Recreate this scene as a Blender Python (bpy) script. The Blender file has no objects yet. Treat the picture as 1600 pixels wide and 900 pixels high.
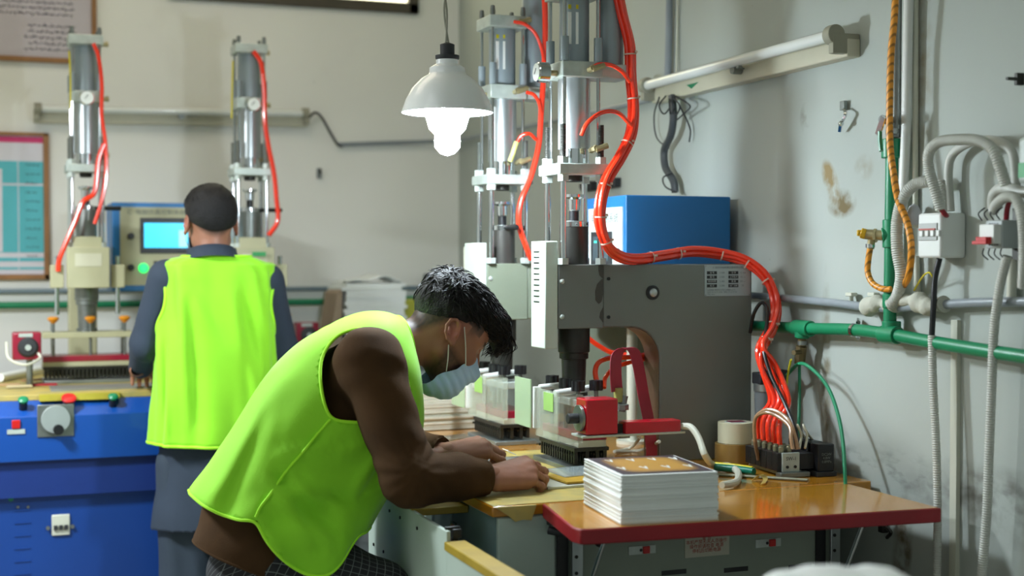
import bpy, bmesh, math, random
import numpy as np
from mathutils import Vector, Matrix, noise
PI = math.pi
random.seed(7)
SC = bpy.context.scene
COL = SC.collection
# ------------------------------------------------------------------ camera
FP = 2160.0                                  # focal length in pixels of the 1600x900 frame
CAM = Vector((0, 0, 1.45))
YAW = math.atan(820 / FP); PITCH = math.atan(50 / FP)
cF = Vector((math.sin(YAW) * math.cos(PITCH), math.cos(YAW) * math.cos(PITCH), -math.sin(PITCH)))
cR = Vector((math.cos(YAW), -math.sin(YAW), 0))
cU = cR.cross(cF)
cd = bpy.data.cameras.new('camera'); co = bpy.data.objects.new('camera', cd); COL.objects.link(co)
co.location = CAM; co.rotation_euler = (PI / 2 - PITCH, 0, -YAW)
cd.sensor_width = 36; cd.lens = FP / 1600 * 36; cd.clip_start = 0.05; cd.clip_end = 60
cd.dof.use_dof = True; cd.dof.focus_distance = 3.75; cd.dof.aperture_fstop = 1.9
SC.camera = co
def at(px, py, Y=None, X=None, Z=None, d=None):
    """the place in the room seen at photo pixel (px,py) on the plane X / Y / Z = value"""
    r = cF + cR * ((px - 800) / FP) + cU * ((450 - py) / FP)
    if Y is not None: t = Y / r.y
    elif X is not None: t = X / r.x
    elif Z is not None: t = (Z - CAM.z) / r.z
    else: t = d
    return CAM + r * t
# ------------------------------------------------------------------ world, lights, exposure
W = bpy.data.worlds.new('world'); SC.world = W; W.use_nodes = True
W.node_tree.nodes['Background'].inputs[0].default_value = (0.88, 1.0, 0.96, 1)
W.node_tree.nodes['Background'].inputs[1].default_value = 0.36
SC.view_settings.view_transform = 'Standard'; SC.view_settings.look = 'None'
SC.view_settings.gamma = 1; SC.view_settings.exposure = 0.18
def area(name, loc, rot, size, sy, power, col):
    l = bpy.data.lights.new(name, 'AREA'); l.shape = 'RECTANGLE'; l.size = size; l.size_y = sy; l.energy = power; l.color = col
    o = bpy.data.objects.new(name, l); COL.objects.link(o); o.location = loc; o.rotation_euler = rot
    return o
area('added_room_fill', (-0.9, 2.6, 3.5), (0, 0, 0), 1.6, 1.6, 15, (0.93, 0.98, 1.0))  # added fill from overhead, out of view, with no fitting modelled
area('added_warm_back_fill', (0.4, 5.0, 3.5), (0, 0, 0), 1.8, 1.0, 15, (1.0, 0.88, 0.70))  # added warm fill, lifts the upper back wall; not a known lamp
area('added_left_fill', (-0.75, 4.3, 2.2), (0, 0, 0), 0.3, 0.3, 80, (0.90, 0.97, 1.0))  # invented cool source out of view, added to brighten the lower back wall
BULB = 290.0
# ------------------------------------------------------------------ materials
def lin(c):
    f = lambda v: v / 12.92 if v <= .04045 else ((v + .055) / 1.055) ** 2.4
    return tuple(f(x / 255.0) for x in c) + (1,)
MATS = {}
def mat(name, rgb, rough=.5, metal=0, spec=.5, var=.06, scale=8, bump=0, bscale=60, alpha=1, trans=0, emit=0, coat=0, sheen=0, vcol=False, rgb2=None, stretch=None):
    if name in MATS: return MATS[name]
    m = bpy.data.materials.new(name); m.use_nodes = True; MATS[name] = m
    nt = m.node_tree; N = nt.nodes; L = nt.links; b = N['Principled BSDF']
    tc = N.new('ShaderNodeTexCoord'); mp = N.new('ShaderNodeMapping'); L.new(tc.outputs['Object'], mp.inputs[0])
    if stretch: mp.inputs['Scale'].default_value = stretch
    nz = N.new('ShaderNodeTexNoise'); nz.inputs['Scale'].default_value = scale; nz.inputs['Detail'].default_value = 4
    L.new(mp.outputs[0], nz.inputs['Vector'])
    c = lin(rgb)
    if vcol:
        ca = N.new('ShaderNodeAttribute'); ca.attribute_name = 'Col'; base = ca.outputs['Color']
        mx = N.new('ShaderNodeMix'); mx.data_type = 'RGBA'; mx.blend_type = 'MULTIPLY'; mx.inputs[0].default_value = 1
        mr = N.new('ShaderNodeMapRange'); mr.inputs[3].default_value = 1 - var; mr.inputs[4].default_value = 1 + var
        L.new(nz.outputs['Fac'], mr.inputs[0]); L.new(base, mx.inputs[6]); L.new(mr.outputs[0], mx.inputs[7]); L.new(mx.outputs[2], b.inputs['Base Color'])
    else:
        mx = N.new('ShaderNodeMix'); mx.data_type = 'RGBA'
        mr = N.new('ShaderNodeMapRange'); mr.inputs[1].default_value = .3; mr.inputs[2].default_value = .7; L.new(nz.outputs['Fac'], mr.inputs[0])
        L.new(mr.outputs[0], mx.inputs[0])
        c2 = lin(rgb2) if rgb2 else tuple(min(1, x * (1 - 2 * var)) for x in c[:3]) + (1,)
        mx.inputs[6].default_value = c; mx.inputs[7].default_value = c2
        L.new(mx.outputs[2], b.inputs['Base Color'])
    b.inputs['Roughness'].default_value = rough; b.inputs['Metallic'].default_value = metal
    b.inputs['Specular IOR Level'].default_value = spec
    b.inputs['Alpha'].default_value = alpha
    b.inputs['Transmission Weight'].default_value = trans
    if coat: b.inputs['Coat Weight'].default_value = coat; b.inputs['Coat Roughness'].default_value = .08
    if sheen: b.inputs['Sheen Weight'].default_value = sheen
    if emit:
        b.inputs['Emission Color'].default_value = c; b.inputs['Emission Strength'].default_value = emit
    if bump:
        n2 = N.new('ShaderNodeTexNoise'); n2.inputs['Scale'].default_value = bscale; n2.inputs['Detail'].default_value = 5
        L.new(mp.outputs[0], n2.inputs['Vector'])
        bp = N.new('ShaderNodeBump'); bp.inputs['Strength'].default_value = bump; bp.inputs['Distance'].default_value = .01
        L.new(n2.outputs['Fac'], bp.inputs['Height']); L.new(bp.outputs[0], b.inputs['Normal'])
    return m
M = dict(
 alu=lambda: mat('brushed_aluminium', (188, 194, 196), .32, .85, var=.05, scale=20),
 plate=lambda: mat('painted_plate', (196, 206, 200), .42, .25, var=.1, scale=30),
 chrome=lambda: mat('chrome', (215, 220, 222), .12, 1),
 steel=lambda: mat('dull_steel', (140, 145, 142), .4, .8, var=.12, scale=25),
 dsteel=lambda: mat('dark_steel', (62, 62, 58), .42, .6, var=.15, scale=12),
 black=lambda: mat('black_plastic', (22, 23, 26), .38),
 dark=lambda: mat('dark_rubber', (42, 44, 48), .6),
 cylg=lambda: mat('cylinder_grey', (150, 162, 168), .38, .35, var=.04),
 grey=lambda: mat('machine_grey_paint', (120, 127, 124), .46, 0, var=.05, scale=5, bump=.03, bscale=160),
 greyd=lambda: mat('bared_metal_patch', (84, 82, 78), .4, .5),
 olive=lambda: mat('olive_grey_paint', (132, 140, 122), .46, 0, var=.05, scale=5, bump=.03, bscale=160),
 palegreen=lambda: mat('pale_green_paint', (205, 218, 205), .42, var=.03),
 cabinet=lambda: mat('cabinet_grey_green', (180, 196, 186), .5, var=.05, scale=4, bump=.02, bscale=120),
 cream=lambda: mat('cream_paint', (186, 184, 150), .45, var=.06),
 blue=lambda: mat('blue_paint', (10, 62, 140), .45, var=.07, scale=3, bump=.02, bscale=90),
 bluel=lambda: mat('control_box_blue', (34, 118, 186), .4, var=.05, scale=4),
 red=lambda: mat('red_paint', (190, 10, 34), .28, coat=.4, var=.08),
 mred=lambda: mat('dark_red_paint', (150, 22, 52), .35, coat=.3, var=.1),
 edge=lambda: mat('red_edge_band', (150, 14, 28), .42, var=.12, scale=5),
 hose=lambda: mat('red_hose', (255, 58, 28), .18, spec=.6, coat=.5, var=.05),
 white=lambda: mat('white_plastic', (225, 228, 224), .4, var=.03),
 offw=lambda: mat('offwhite_plastic', (205, 206, 190), .45, var=.05),
 conduit=lambda: mat('white_conduit', (196, 198, 190), .5, var=.08, scale=15),
 gpipe=lambda: mat('grey_pvc_pipe', (142, 150, 156), .35, var=.08),
 green=lambda: mat('green_pipe', (16, 132, 88), .38, var=.1, scale=6),
 greenh=lambda: mat('green_tube', (40, 140, 100), .3, var=.05),
 brass=lambda: mat('brass', (186, 172, 130), .4, .6, var=.15, scale=30),
 brown=lambda: mat('brown_hose', (160, 130, 100), .35, var=.1),
 yellow=lambda: mat('yellow_plastic', (215, 200, 20), .4),
 paper=lambda: mat('paper', (244, 248, 246), .75, var=.03),
 paperw=lambda: mat('warm_paper', (218, 214, 196), .8, var=.05, scale=30),
 ytable=lambda: mat('yellow_varnished_board', (206, 144, 36), .16, spec=.6, coat=.6, var=.1, scale=3, rgb2=(180, 116, 24)),
 ytape=lambda: mat('worn_yellow_board', (196, 172, 90), .5, var=.15, scale=14, rgb2=(160, 150, 96)),
 orange=lambda: mat('orange_plastic', (235, 150, 20), .4),
 wood=lambda: mat('wood_frame', (158, 112, 66), .55, var=.15, scale=10),
 card=lambda: mat('cardboard', (170, 150, 128), .8, var=.06),
 switchred=lambda: mat('switch_red', (200, 28, 26), .35),
)
def mm(k):
    return k if not isinstance(k, str) else M[k]()
# ------------------------------------------------------------------ objects
def wm(o):
    m = Matrix.Translation(o.location) @ o.rotation_euler.to_matrix().to_4x4()
    return wm(o.parent) @ m if o.parent else m
def tag(o, label, cat, group=None, kind=None):
    if label: o['label'] = label
    if cat: o['category'] = cat
    if group: o['group'] = group
    if kind: o['kind'] = kind
    return o
def thing(name, label, cat, loc=(0, 0, 0), rz=0, group=None):
    o = bpy.data.objects.new(name, None); COL.objects.link(o); o.location = loc; o.rotation_euler = (0, 0, rz)
    o.empty_display_size = .05
    return tag(o, label, cat, group)
def meshobj(name, v, f, mats, parent=None, local=False, mi=None, smooth=35, bevel=0, origin=None, colors=None):
    """v in room coordinates, unless local (then in the parent's own)"""
    if parent is not None and not local:
        inv = wm(parent).inverted(); v = [inv @ Vector(p) for p in v]
    off = Vector((0, 0, 0))
    if parent is None:
        if origin is None:
            xs = [p[0] for p in v]; ys = [p[1] for p in v]; zs = [p[2] for p in v]
            off = Vector(((min(xs) + max(xs)) / 2, (min(ys) + max(ys)) / 2, min(zs)))
        else: off = Vector(origin)
        v = [Vector(p) - off for p in v]
    me = bpy.data.meshes.new(name); me.from_pydata([tuple(p) for p in v], [], [tuple(int(i) for i in q) for q in f])
    for k in (mats if isinstance(mats, (list, tuple)) else [mats]): me.materials.append(mm(k))
    if mi is not None: me.polygons.foreach_set('material_index', mi)
    me.polygons.foreach_set('use_smooth', [True] * len(me.polygons))
    me.update()
    if smooth < 180: me.set_sharp_from_angle(angle=math.radians(smooth))
    if colors is not None:
        a = me.color_attributes.new('Col', 'FLOAT_COLOR', 'POINT'); a.data.foreach_set('color', np.asarray(colors, dtype=np.float32).ravel())
    o = bpy.data.objects.new(name, me); COL.objects.link(o); o.location = off
    if parent is not None: o.parent = parent
    if bevel:
        b = o.modifiers.new('bevel', 'BEVEL'); b.width = bevel; b.segments = 2; b.limit_method = 'ANGLE'; b.angle_limit = math.radians(50)
    return o
def catmull(P, n=8, closed=False):
    P = [Vector(p) for p in P]
    if len(P) < 3: return P
    out = []; m = len(P)
    segs = m if closed else m - 1
    for i in range(segs):
        p1, p2 = P[i], P[(i + 1) % m]
        p0 = P[i - 1] if (i > 0 or closed) else p1 * 2 - p2
        p3 = P[(i + 2) % m] if (i + 2 < m or closed) else p2 * 2 - p1
        for k in range(n):
            t = k / n
            out.append(.5 * ((2 * p1) + (p2 - p0) * t + (2 * p0 - 5 * p1 + 4 * p2 - p3) * t * t + (3 * p1 - p0 - 3 * p2 + p3) * t ** 3))
    if not closed: out.append(P[-1])
    return out
class MB:
    def __init__(s): s.v = []; s.f = []; s.mi = []
    def add(s, vs, fs, mi=0):
        o = len(s.v); s.v += [Vector(p) for p in vs]; s.f += [tuple(i + o for i in q) for q in fs]; s.mi += [mi] * len(fs); return s
    def box(s, c, size, R=None, mi=0):
        hx, hy, hz = size[0] / 2, size[1] / 2, size[2] / 2; c = Vector(c)
        vs = [Vector((x, y, z)) for x in (-hx, hx) for y in (-hy, hy) for z in (-hz, hz)]
        if R is not None: vs = [R @ p for p in vs]
        return s.add([c + p for p in vs], [(0, 1, 3, 2), (4, 6, 7, 5), (0, 4, 5, 1), (2, 3, 7, 6), (0, 2, 6, 4), (1, 5, 7, 3)], mi)
    def b2(s, lo, hi, mi=0):
        return s.box([(a + b) / 2 for a, b in zip(lo, hi)], [abs(b - a) for a, b in zip(lo, hi)], None, mi)
    def prism(s, poly, ext, mi=0):
        n = len(poly); a = [Vector(p) for p in poly]; e = Vector(ext)
        fs = [tuple(range(n)), tuple(range(2 * n - 1, n - 1, -1))] + [(i, i + n, (i + 1) % n + n, (i + 1) % n) for i in range(n)]
        return s.add(a + [p + e for p in a], fs, mi)
    def frame(s, p0, ax):
        ax = Vector(ax).normalized(); u = ax.orthogonal().normalized()
        if abs(ax.z) > .9: u = Vector((1, 0, 0)); u = (u - ax * u.dot(ax)).normalized()
        return ax, u, ax.cross(u)
    def lathe(s, prof, o, ax=(0, 0, 1), n=24, mi=0, cap=True):
        ax, u, w = s.frame(o, ax); o = Vector(o); vs = []; fs = []
        for r, h in prof:
            for k in range(n):
                a = 2 * PI * k / n; vs.append(o + ax * h + (u * math.cos(a) + w * math.sin(a)) * r)
        for i in range(len(prof) - 1):
            for k in range(n):
                a, b = i * n + k, i * n + (k + 1) % n; fs.append((a, b, b + n, a + n))
        if cap:
            fs.append(tuple(range(n - 1, -1, -1))); fs.append(tuple((len(prof) - 1) * n + k for k in range(n)))
        return s.add(vs, fs, mi)
    def cyl(s, p0, p1, r0, r1=None, n=16, mi=0):
        p0, p1 = Vector(p0), Vector(p1); r1 = r0 if r1 is None else r1
        return s.lathe([(r0, 0), (r1, (p1 - p0).length)], p0, p1 - p0, n, mi)
    def ball(s, c, r, n=12, mi=0, sc=(1, 1, 1)):
        c = Vector(c); vs = []; fs = []; m = n // 2
        for i in range(m + 1):
            t = PI * i / m
            for k in range(n):
                a = 2 * PI * k / n
                vs.append(c + Vector((math.sin(t) * math.cos(a) * r * sc[0], math.sin(t) * math.sin(a) * r * sc[1], math.cos(t) * r * sc[2])))
        for i in range(m):
            for k in range(n):
                a, b = i * n + k, i * n + (k + 1) % n; fs.append((a, a + n, b + n, b))
        return s.add(vs, fs, mi)
    def tube(s, pts, r, n=8, sub=6, closed=False, mi=0, ribs=None, flat=None):
        P = catmull(pts, sub, closed) if sub > 1 else [Vector(p) for p in pts]
        if ribs:                                           # corrugated conduit: resample evenly, alternate the radius
            Q = [P[0]]; acc = 0
            for a, b in zip(P, P[1:]):
                L = (b - a).length; t = ribs - acc
                while t < L: Q.append(a.lerp(b, t / L)); t += ribs
                acc = (acc + L) % ribs
            P = Q
        m = len(P); vs = []; fs = []; up = None
        for i, p in enumerate(P):
            if closed: t = (P[(i + 1) % m] - P[i - 1])
            else: t = P[min(i + 1, m - 1)] - P[max(i - 1, 0)]
            t = t.normalized() if t.length > 1e-9 else Vector((0, 0, 1))
            if up is None: up = t.orthogonal().normalized()
            up = (up - t * up.dot(t)); up = up.normalized() if up.length > 1e-6 else t.orthogonal().normalized()
            w = t.cross(up)
            rr = r(i / (m - 1)) if callable(r) else r
            if ribs: rr *= (1.0 if i % 2 else .89)
            for k in range(n):
                a = 2 * PI * k / n
                vs.append(p + (up * math.cos(a) + w * math.sin(a) * (flat or 1)) * rr)
        lim = m if closed else m - 1
        for i in range(lim):
            for k in range(n):
                a, b = i * n + k, i * n + (k + 1) % n; c, d = (a + n) % (m * n), (b + n) % (m * n); fs.append((a, b, d, c))
        if not closed: fs.append(tuple(range(n - 1, -1, -1))); fs.append(tuple((m - 1) * n + k for k in range(n)))
        return s.add(vs, fs, mi)
    def strip(s, pts, wvec, mi=0, th=.001, sub=6):             # flat ribbon of width vector wvec with thickness
        P = catmull(pts, sub) if sub > 1 else [Vector(p) for p in pts]; wv = Vector(wvec); m = len(P); vs = []; fs = []
        for i, p in enumerate(P):
            t = (P[min(i + 1, m - 1)] - P[max(i - 1, 0)]).normalized(); nn = t.cross(wv).normalized() * th
            vs += [p - wv / 2 - nn, p + wv / 2 - nn, p + wv / 2 + nn, p - wv / 2 + nn]
        for i in range(m - 1):
            for k in range(4):
                a, b = i * 4 + k, i * 4 + (k + 1) % 4; fs.append((a, b, b + 4, a + 4))
        fs += [(3, 2, 1, 0), tuple((m - 1) * 4 + k for k in range(4))]
        return s.add(vs, fs, mi)
    def build(s, name, mats, parent=None, local=False, **k):
        ms = mats if isinstance(mats, (list, tuple)) else [mats]
        return meshobj(name, s.v, s.f, ms, parent, local, mi=s.mi if len(ms) > 1 else None, **k)
def text(name, body, size, m, parent, o, ux, uy, push=.0008, align='CENTER', label=None):
    """lettering as a mesh lying in the plane (ux,uy) at room point o"""
    c = bpy.data.curves.new(name, 'FONT'); c.body = body; c.size = size; c.align_x = align; c.align_y = 'CENTER'; c.resolution_u = 2
    t = bpy.data.objects.new('tmp', c); COL.objects.link(t)
    dg = bpy.context.evaluated_depsgraph_get(); me = bpy.data.meshes.new_from_object(t.evaluated_get(dg))
    bpy.data.objects.remove(t); bpy.data.curves.remove(c)
    ux = Vector(ux).normalized(); uy = Vector(uy).normalized(); n = ux.cross(uy)
    inv = wm(parent).inverted() if parent else Matrix.Identity(4)
    for v in me.vertices: v.co = inv @ (Vector(o) + ux * v.co.x + uy * v.co.y + n * push)
    me.materials.clear(); me.materials.append(mm(m)); me.name = name
    ob = bpy.data.objects.new(name, me); COL.objects.link(ob); ob.parent = parent
    return ob
def copy_tree(o, parent=None):
    c = o.copy(); COL.objects.link(c); c.parent = parent
    for ch in list(o.children): copy_tree(ch, c)
    return c
# ------------------------------------------------------------------ implicit surfaces for bodies
def npv(p): return np.array(tuple(p), dtype=np.float32)
class SDF:
    def __init__(s, lo, hi, h):
        s.lo = npv(lo); s.h = h; s.n = [int(math.ceil((b - a) / h)) + 1 for a, b in zip(lo, hi)]
        s.D = np.full(s.n, .25, np.float32)
        s.ax = [s.lo[i] + h * np.arange(s.n[i], dtype=np.float32) for i in range(3)]
    def sub(s, lo, hi):
        sl = []
        for i in range(3):
            a = max(0, int((lo[i] - s.lo[i]) / s.h)); b = min(s.n[i], int((hi[i] - s.lo[i]) / s.h) + 2)
            if b <= a: return None, None
            sl.append(slice(a, b))
        g = np.meshgrid(s.ax[0][sl[0]], s.ax[1][sl[1]], s.ax[2][sl[2]], indexing='ij')
        return tuple(sl), g
    def mix(s, sl, d, k, neg=False):
        D = s.D[sl]
        if neg:
            d = -d; hh = np.clip(.5 - .5 * (D - d) / k, 0, 1); s.D[sl] = D + (d - D) * hh + k * hh * (1 - hh)
        else:
            hh = np.clip(.5 + .5 * (D - d) / k, 0, 1); s.D[sl] = D + (d - D) * hh - k * hh * (1 - hh)
    def cone(s, a, b, ra, rb, k=.01, flat=None, neg=False):
        a, b = npv(a), npv(b); m = max(ra, rb) + k + .03
        if flat: m *= 1.0
        mx = m * (1 / min(1, flat[1]) if flat and flat[1] < 1 else (flat[1] if flat else 1))
        sl, g = s.sub(np.minimum(a, b) - mx, np.maximum(a, b) + mx)
        if sl is None: return s
        P = [g[i] - a[i] for i in range(3)]; ab = b - a; L2 = float(ab @ ab) + 1e-12
        t = np.clip((P[0] * ab[0] + P[1] * ab[1] + P[2] * ab[2]) / L2, 0, 1)
        Q = [P[i] - t * ab[i] for i in range(3)]
        sc = 1
        if flat:
            ax = npv(Vector(flat[0]).normalized()); q = Q[0] * ax[0] + Q[1] * ax[1] + Q[2] * ax[2]
            f = 1 / flat[1] - 1
            Q = [Q[i] + q * f * ax[i] for i in range(3)]; sc = min(1, flat[1]) if flat[1] < 1 else 1
        d = (np.sqrt(Q[0] ** 2 + Q[1] ** 2 + Q[2] ** 2) - (ra + (rb - ra) * t)) * sc
        s.mix(sl, d, k, neg); return s
    def ell(s, c, r, k=.01, R=None, neg=False):
        c = npv(c); m = max(r) + k + .03
        sl, g = s.sub(c - m, c + m)
        if sl is None: return s
        P = [g[i] - c[i] for i in range(3)]
        if R is not None:
            Rt = np.array(R.transposed(), dtype=np.float32); P = [P[0] * Rt[i][0] + P[1] * Rt[i][1] + P[2] * Rt[i][2] for i in range(3)]
        q = np.sqrt((P[0] / r[0]) ** 2 + (P[1] / r[1]) ** 2 + (P[2] / r[2]) ** 2)
        q2 = np.sqrt((P[0] / r[0] ** 2) ** 2 + (P[1] / r[1] ** 2) ** 2 + (P[2] / r[2] ** 2) ** 2) + 1e-9
        s.mix(sl, q * (q - 1) / q2, k, neg); return s
    def warp(s, fn):
        g = np.meshgrid(*s.ax, indexing='ij'); s.D += fn(g[0], g[1], g[2]).astype(np.float32); return s
    def mesh(s):
        D = s.D; S = D < 0; n = D.shape
        c = np.zeros([i - 1 for i in n], np.int8)
        for dx in (0, 1):
            for dy in (0, 1):
                for dz in (0, 1): c += S[dx:n[0] - 1 + dx, dy:n[1] - 1 + dy, dz:n[2] - 1 + dz]
        I = np.argwhere((c > 0) & (c < 8)); idx = -np.ones(c.shape, np.int64); idx[tuple(I.T)] = np.arange(len(I))
        acc = np.zeros((len(I), 3)); cnt = np.zeros(len(I))
        cr = [(x, y, z) for x in (0, 1) for y in (0, 1) for z in (0, 1)]
        val = {q: D[I[:, 0] + q[0], I[:, 1] + q[1], I[:, 2] + q[2]] for q in cr}
        for q in cr:
            for a in range(3):
                if q[a] == 0:
                    p = list(q); p[a] = 1; p = tuple(p); v0, v1 = val[q], val[p]; m = (v0 < 0) != (v1 < 0)
                    t = np.where(m, v0 / np.where(m, v0 - v1, 1), 0)
                    pos = np.tile(np.array(q, float), (len(I), 1)); pos[:, a] = t
                    acc[m] += pos[m]; cnt[m] += 1
        V = s.lo + (I + acc / cnt[:, None]) * s.h
        F = []
        for a in range(3):
            b, e = (a + 1) % 3, (a + 2) % 3
            s0 = [slice(1, -1)] * 3; s1 = [slice(1, -1)] * 3; s0[a] = slice(0, n[a] - 1); s1[a] = slice(1, n[a])
            A, B = S[tuple(s0)], S[tuple(s1)]; E = np.argwhere(A != B); off = np.ones(3, int); off[a] = 0
            flip = A[tuple(E.T)]; E = E + off
            def cell(db, de):
                q = E.copy(); q[:, b] -= db; q[:, e] -= de; return idx[tuple(q.T)]
            Q = np.stack([cell(1, 1), cell(0, 1), cell(0, 0), cell(1, 0)], 1)
            Q[~flip] = Q[~flip][:, ::-1]; F.append(Q)
        return V, np.concatenate(F)
def xf(V, Mx):
    A = np.array(Mx); return V @ A[:3, :3].T + A[:3, 3]
def clip(V, F, g):
    """keep the side g>0 of a mesh, cutting through its faces"""
    V = [tuple(p) for p in V]; g = list(g); nf = []; cut = {}
    def mid(i, j):
        k = (min(i, j), max(i, j))
        if k not in cut:
            t = g[i] / (g[i] - g[j]); t = min(.999, max(.001, t)); cut[k] = len(V)
            V.append(tuple(V[i][q] + (V[j][q] - V[i][q]) * t for q in range(3))); g.append(0)
        return cut[k]
    for f in F:
        f = [int(i) for i in f]; pos = [g[i] > 0 for i in f]
        if all(pos): nf.append(tuple(f)); continue
        if not any(pos): continue
        out = []
        for a in range(len(f)):
            i, j = f[a], f[(a + 1) % len(f)]
            if g[i] > 0: out.append(i)
            if (g[i] > 0) != (g[j] > 0): out.append(mid(i, j))
        if len(out) > 2: nf.append(tuple(out))
    used = sorted({i for f in nf for i in f}); mp = {i: k for k, i in enumerate(used)}
    return np.array([V[i] for i in used]), [tuple(mp[i] for i in f) for f in nf]
def loops(V, F):
    """boundary chains of an open mesh"""
    e = {}
    for f in F:
        for a in range(len(f)):
            k = (f[a], f[(a + 1) % len(f)]); r = (k[1], k[0])
            if r in e: del e[r]
            else: e[k] = 1
    nx = {}
    for a, b in e: nx.setdefault(a, []).append(b)
    out = []
    while nx:
        s0 = next(iter(nx)); ch = [s0]; c = s0
        while c in nx:
            b = nx[c].pop()
            if not nx[c]: del nx[c]
            c = b
            if c == s0: break
            ch.append(c)
        if len(ch) > 8: out.append(ch)
    return out
def polysd(px, pz, poly):
    """signed distance, negative inside"""
    d = np.full(px.shape, 1e9); ins = np.zeros(px.shape, bool); n = len(poly)
    for i in range(n):
        ax, az = poly[i]; bx, bz = poly[(i + 1) % n]; ex, ez = bx - ax, bz - az; wx, wz = px - ax, pz - az
        t = np.clip((wx * ex + wz * ez) / (ex * ex + ez * ez + 1e-12), 0, 1)
        d = np.minimum(d, (wx - ex * t) ** 2 + (wz - ez * t) ** 2)
        c = ((az > pz) != (bz > pz)) & (px < (bx - ax) * (pz - az) / ((bz - az) if abs(bz - az) > 1e-9 else 1e-9) + ax)
        ins ^= c
    return np.where(ins, -1, 1) * np.sqrt(d)
def smooth2d(poly, n=6):
    return [(p.x, p.y) for p in catmull([Vector((a, b, 0)) for a, b in poly], n, True)]
def fbm(x, y, z, seed=0):
    """cheap smooth pseudo-noise from summed sines"""
    r = np.random.RandomState(seed); o = 0
    for i in range(6):
        k = r.normal(size=3); p = r.uniform(0, 6.28); o = o + np.sin(k[0] * x + k[1] * y + k[2] * z + p)
    return o / 6
def lathe_ring_loft(rings, n=64, pw=2.3):
    """rings: (centre, half-axis vector u, half-axis vector w, exponent); returns open grid mesh"""
    V = []; F = []
    for c, u, w in rings:
        for k in range(n):
            a = 2 * PI * k / n; ca, sa = math.cos(a), math.sin(a)
            V.append(tuple(c + u * (math.copysign(abs(ca) ** (2 / pw), ca)) + w * (math.copysign(abs(sa) ** (2 / pw), sa))))
    for i in range(len(rings) - 1):
        for k in range(n): F.append((i * n + k, i * n + (k + 1) % n, (i + 1) * n + (k + 1) % n, (i + 1) * n + k))
    return np.array(V), F
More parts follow.
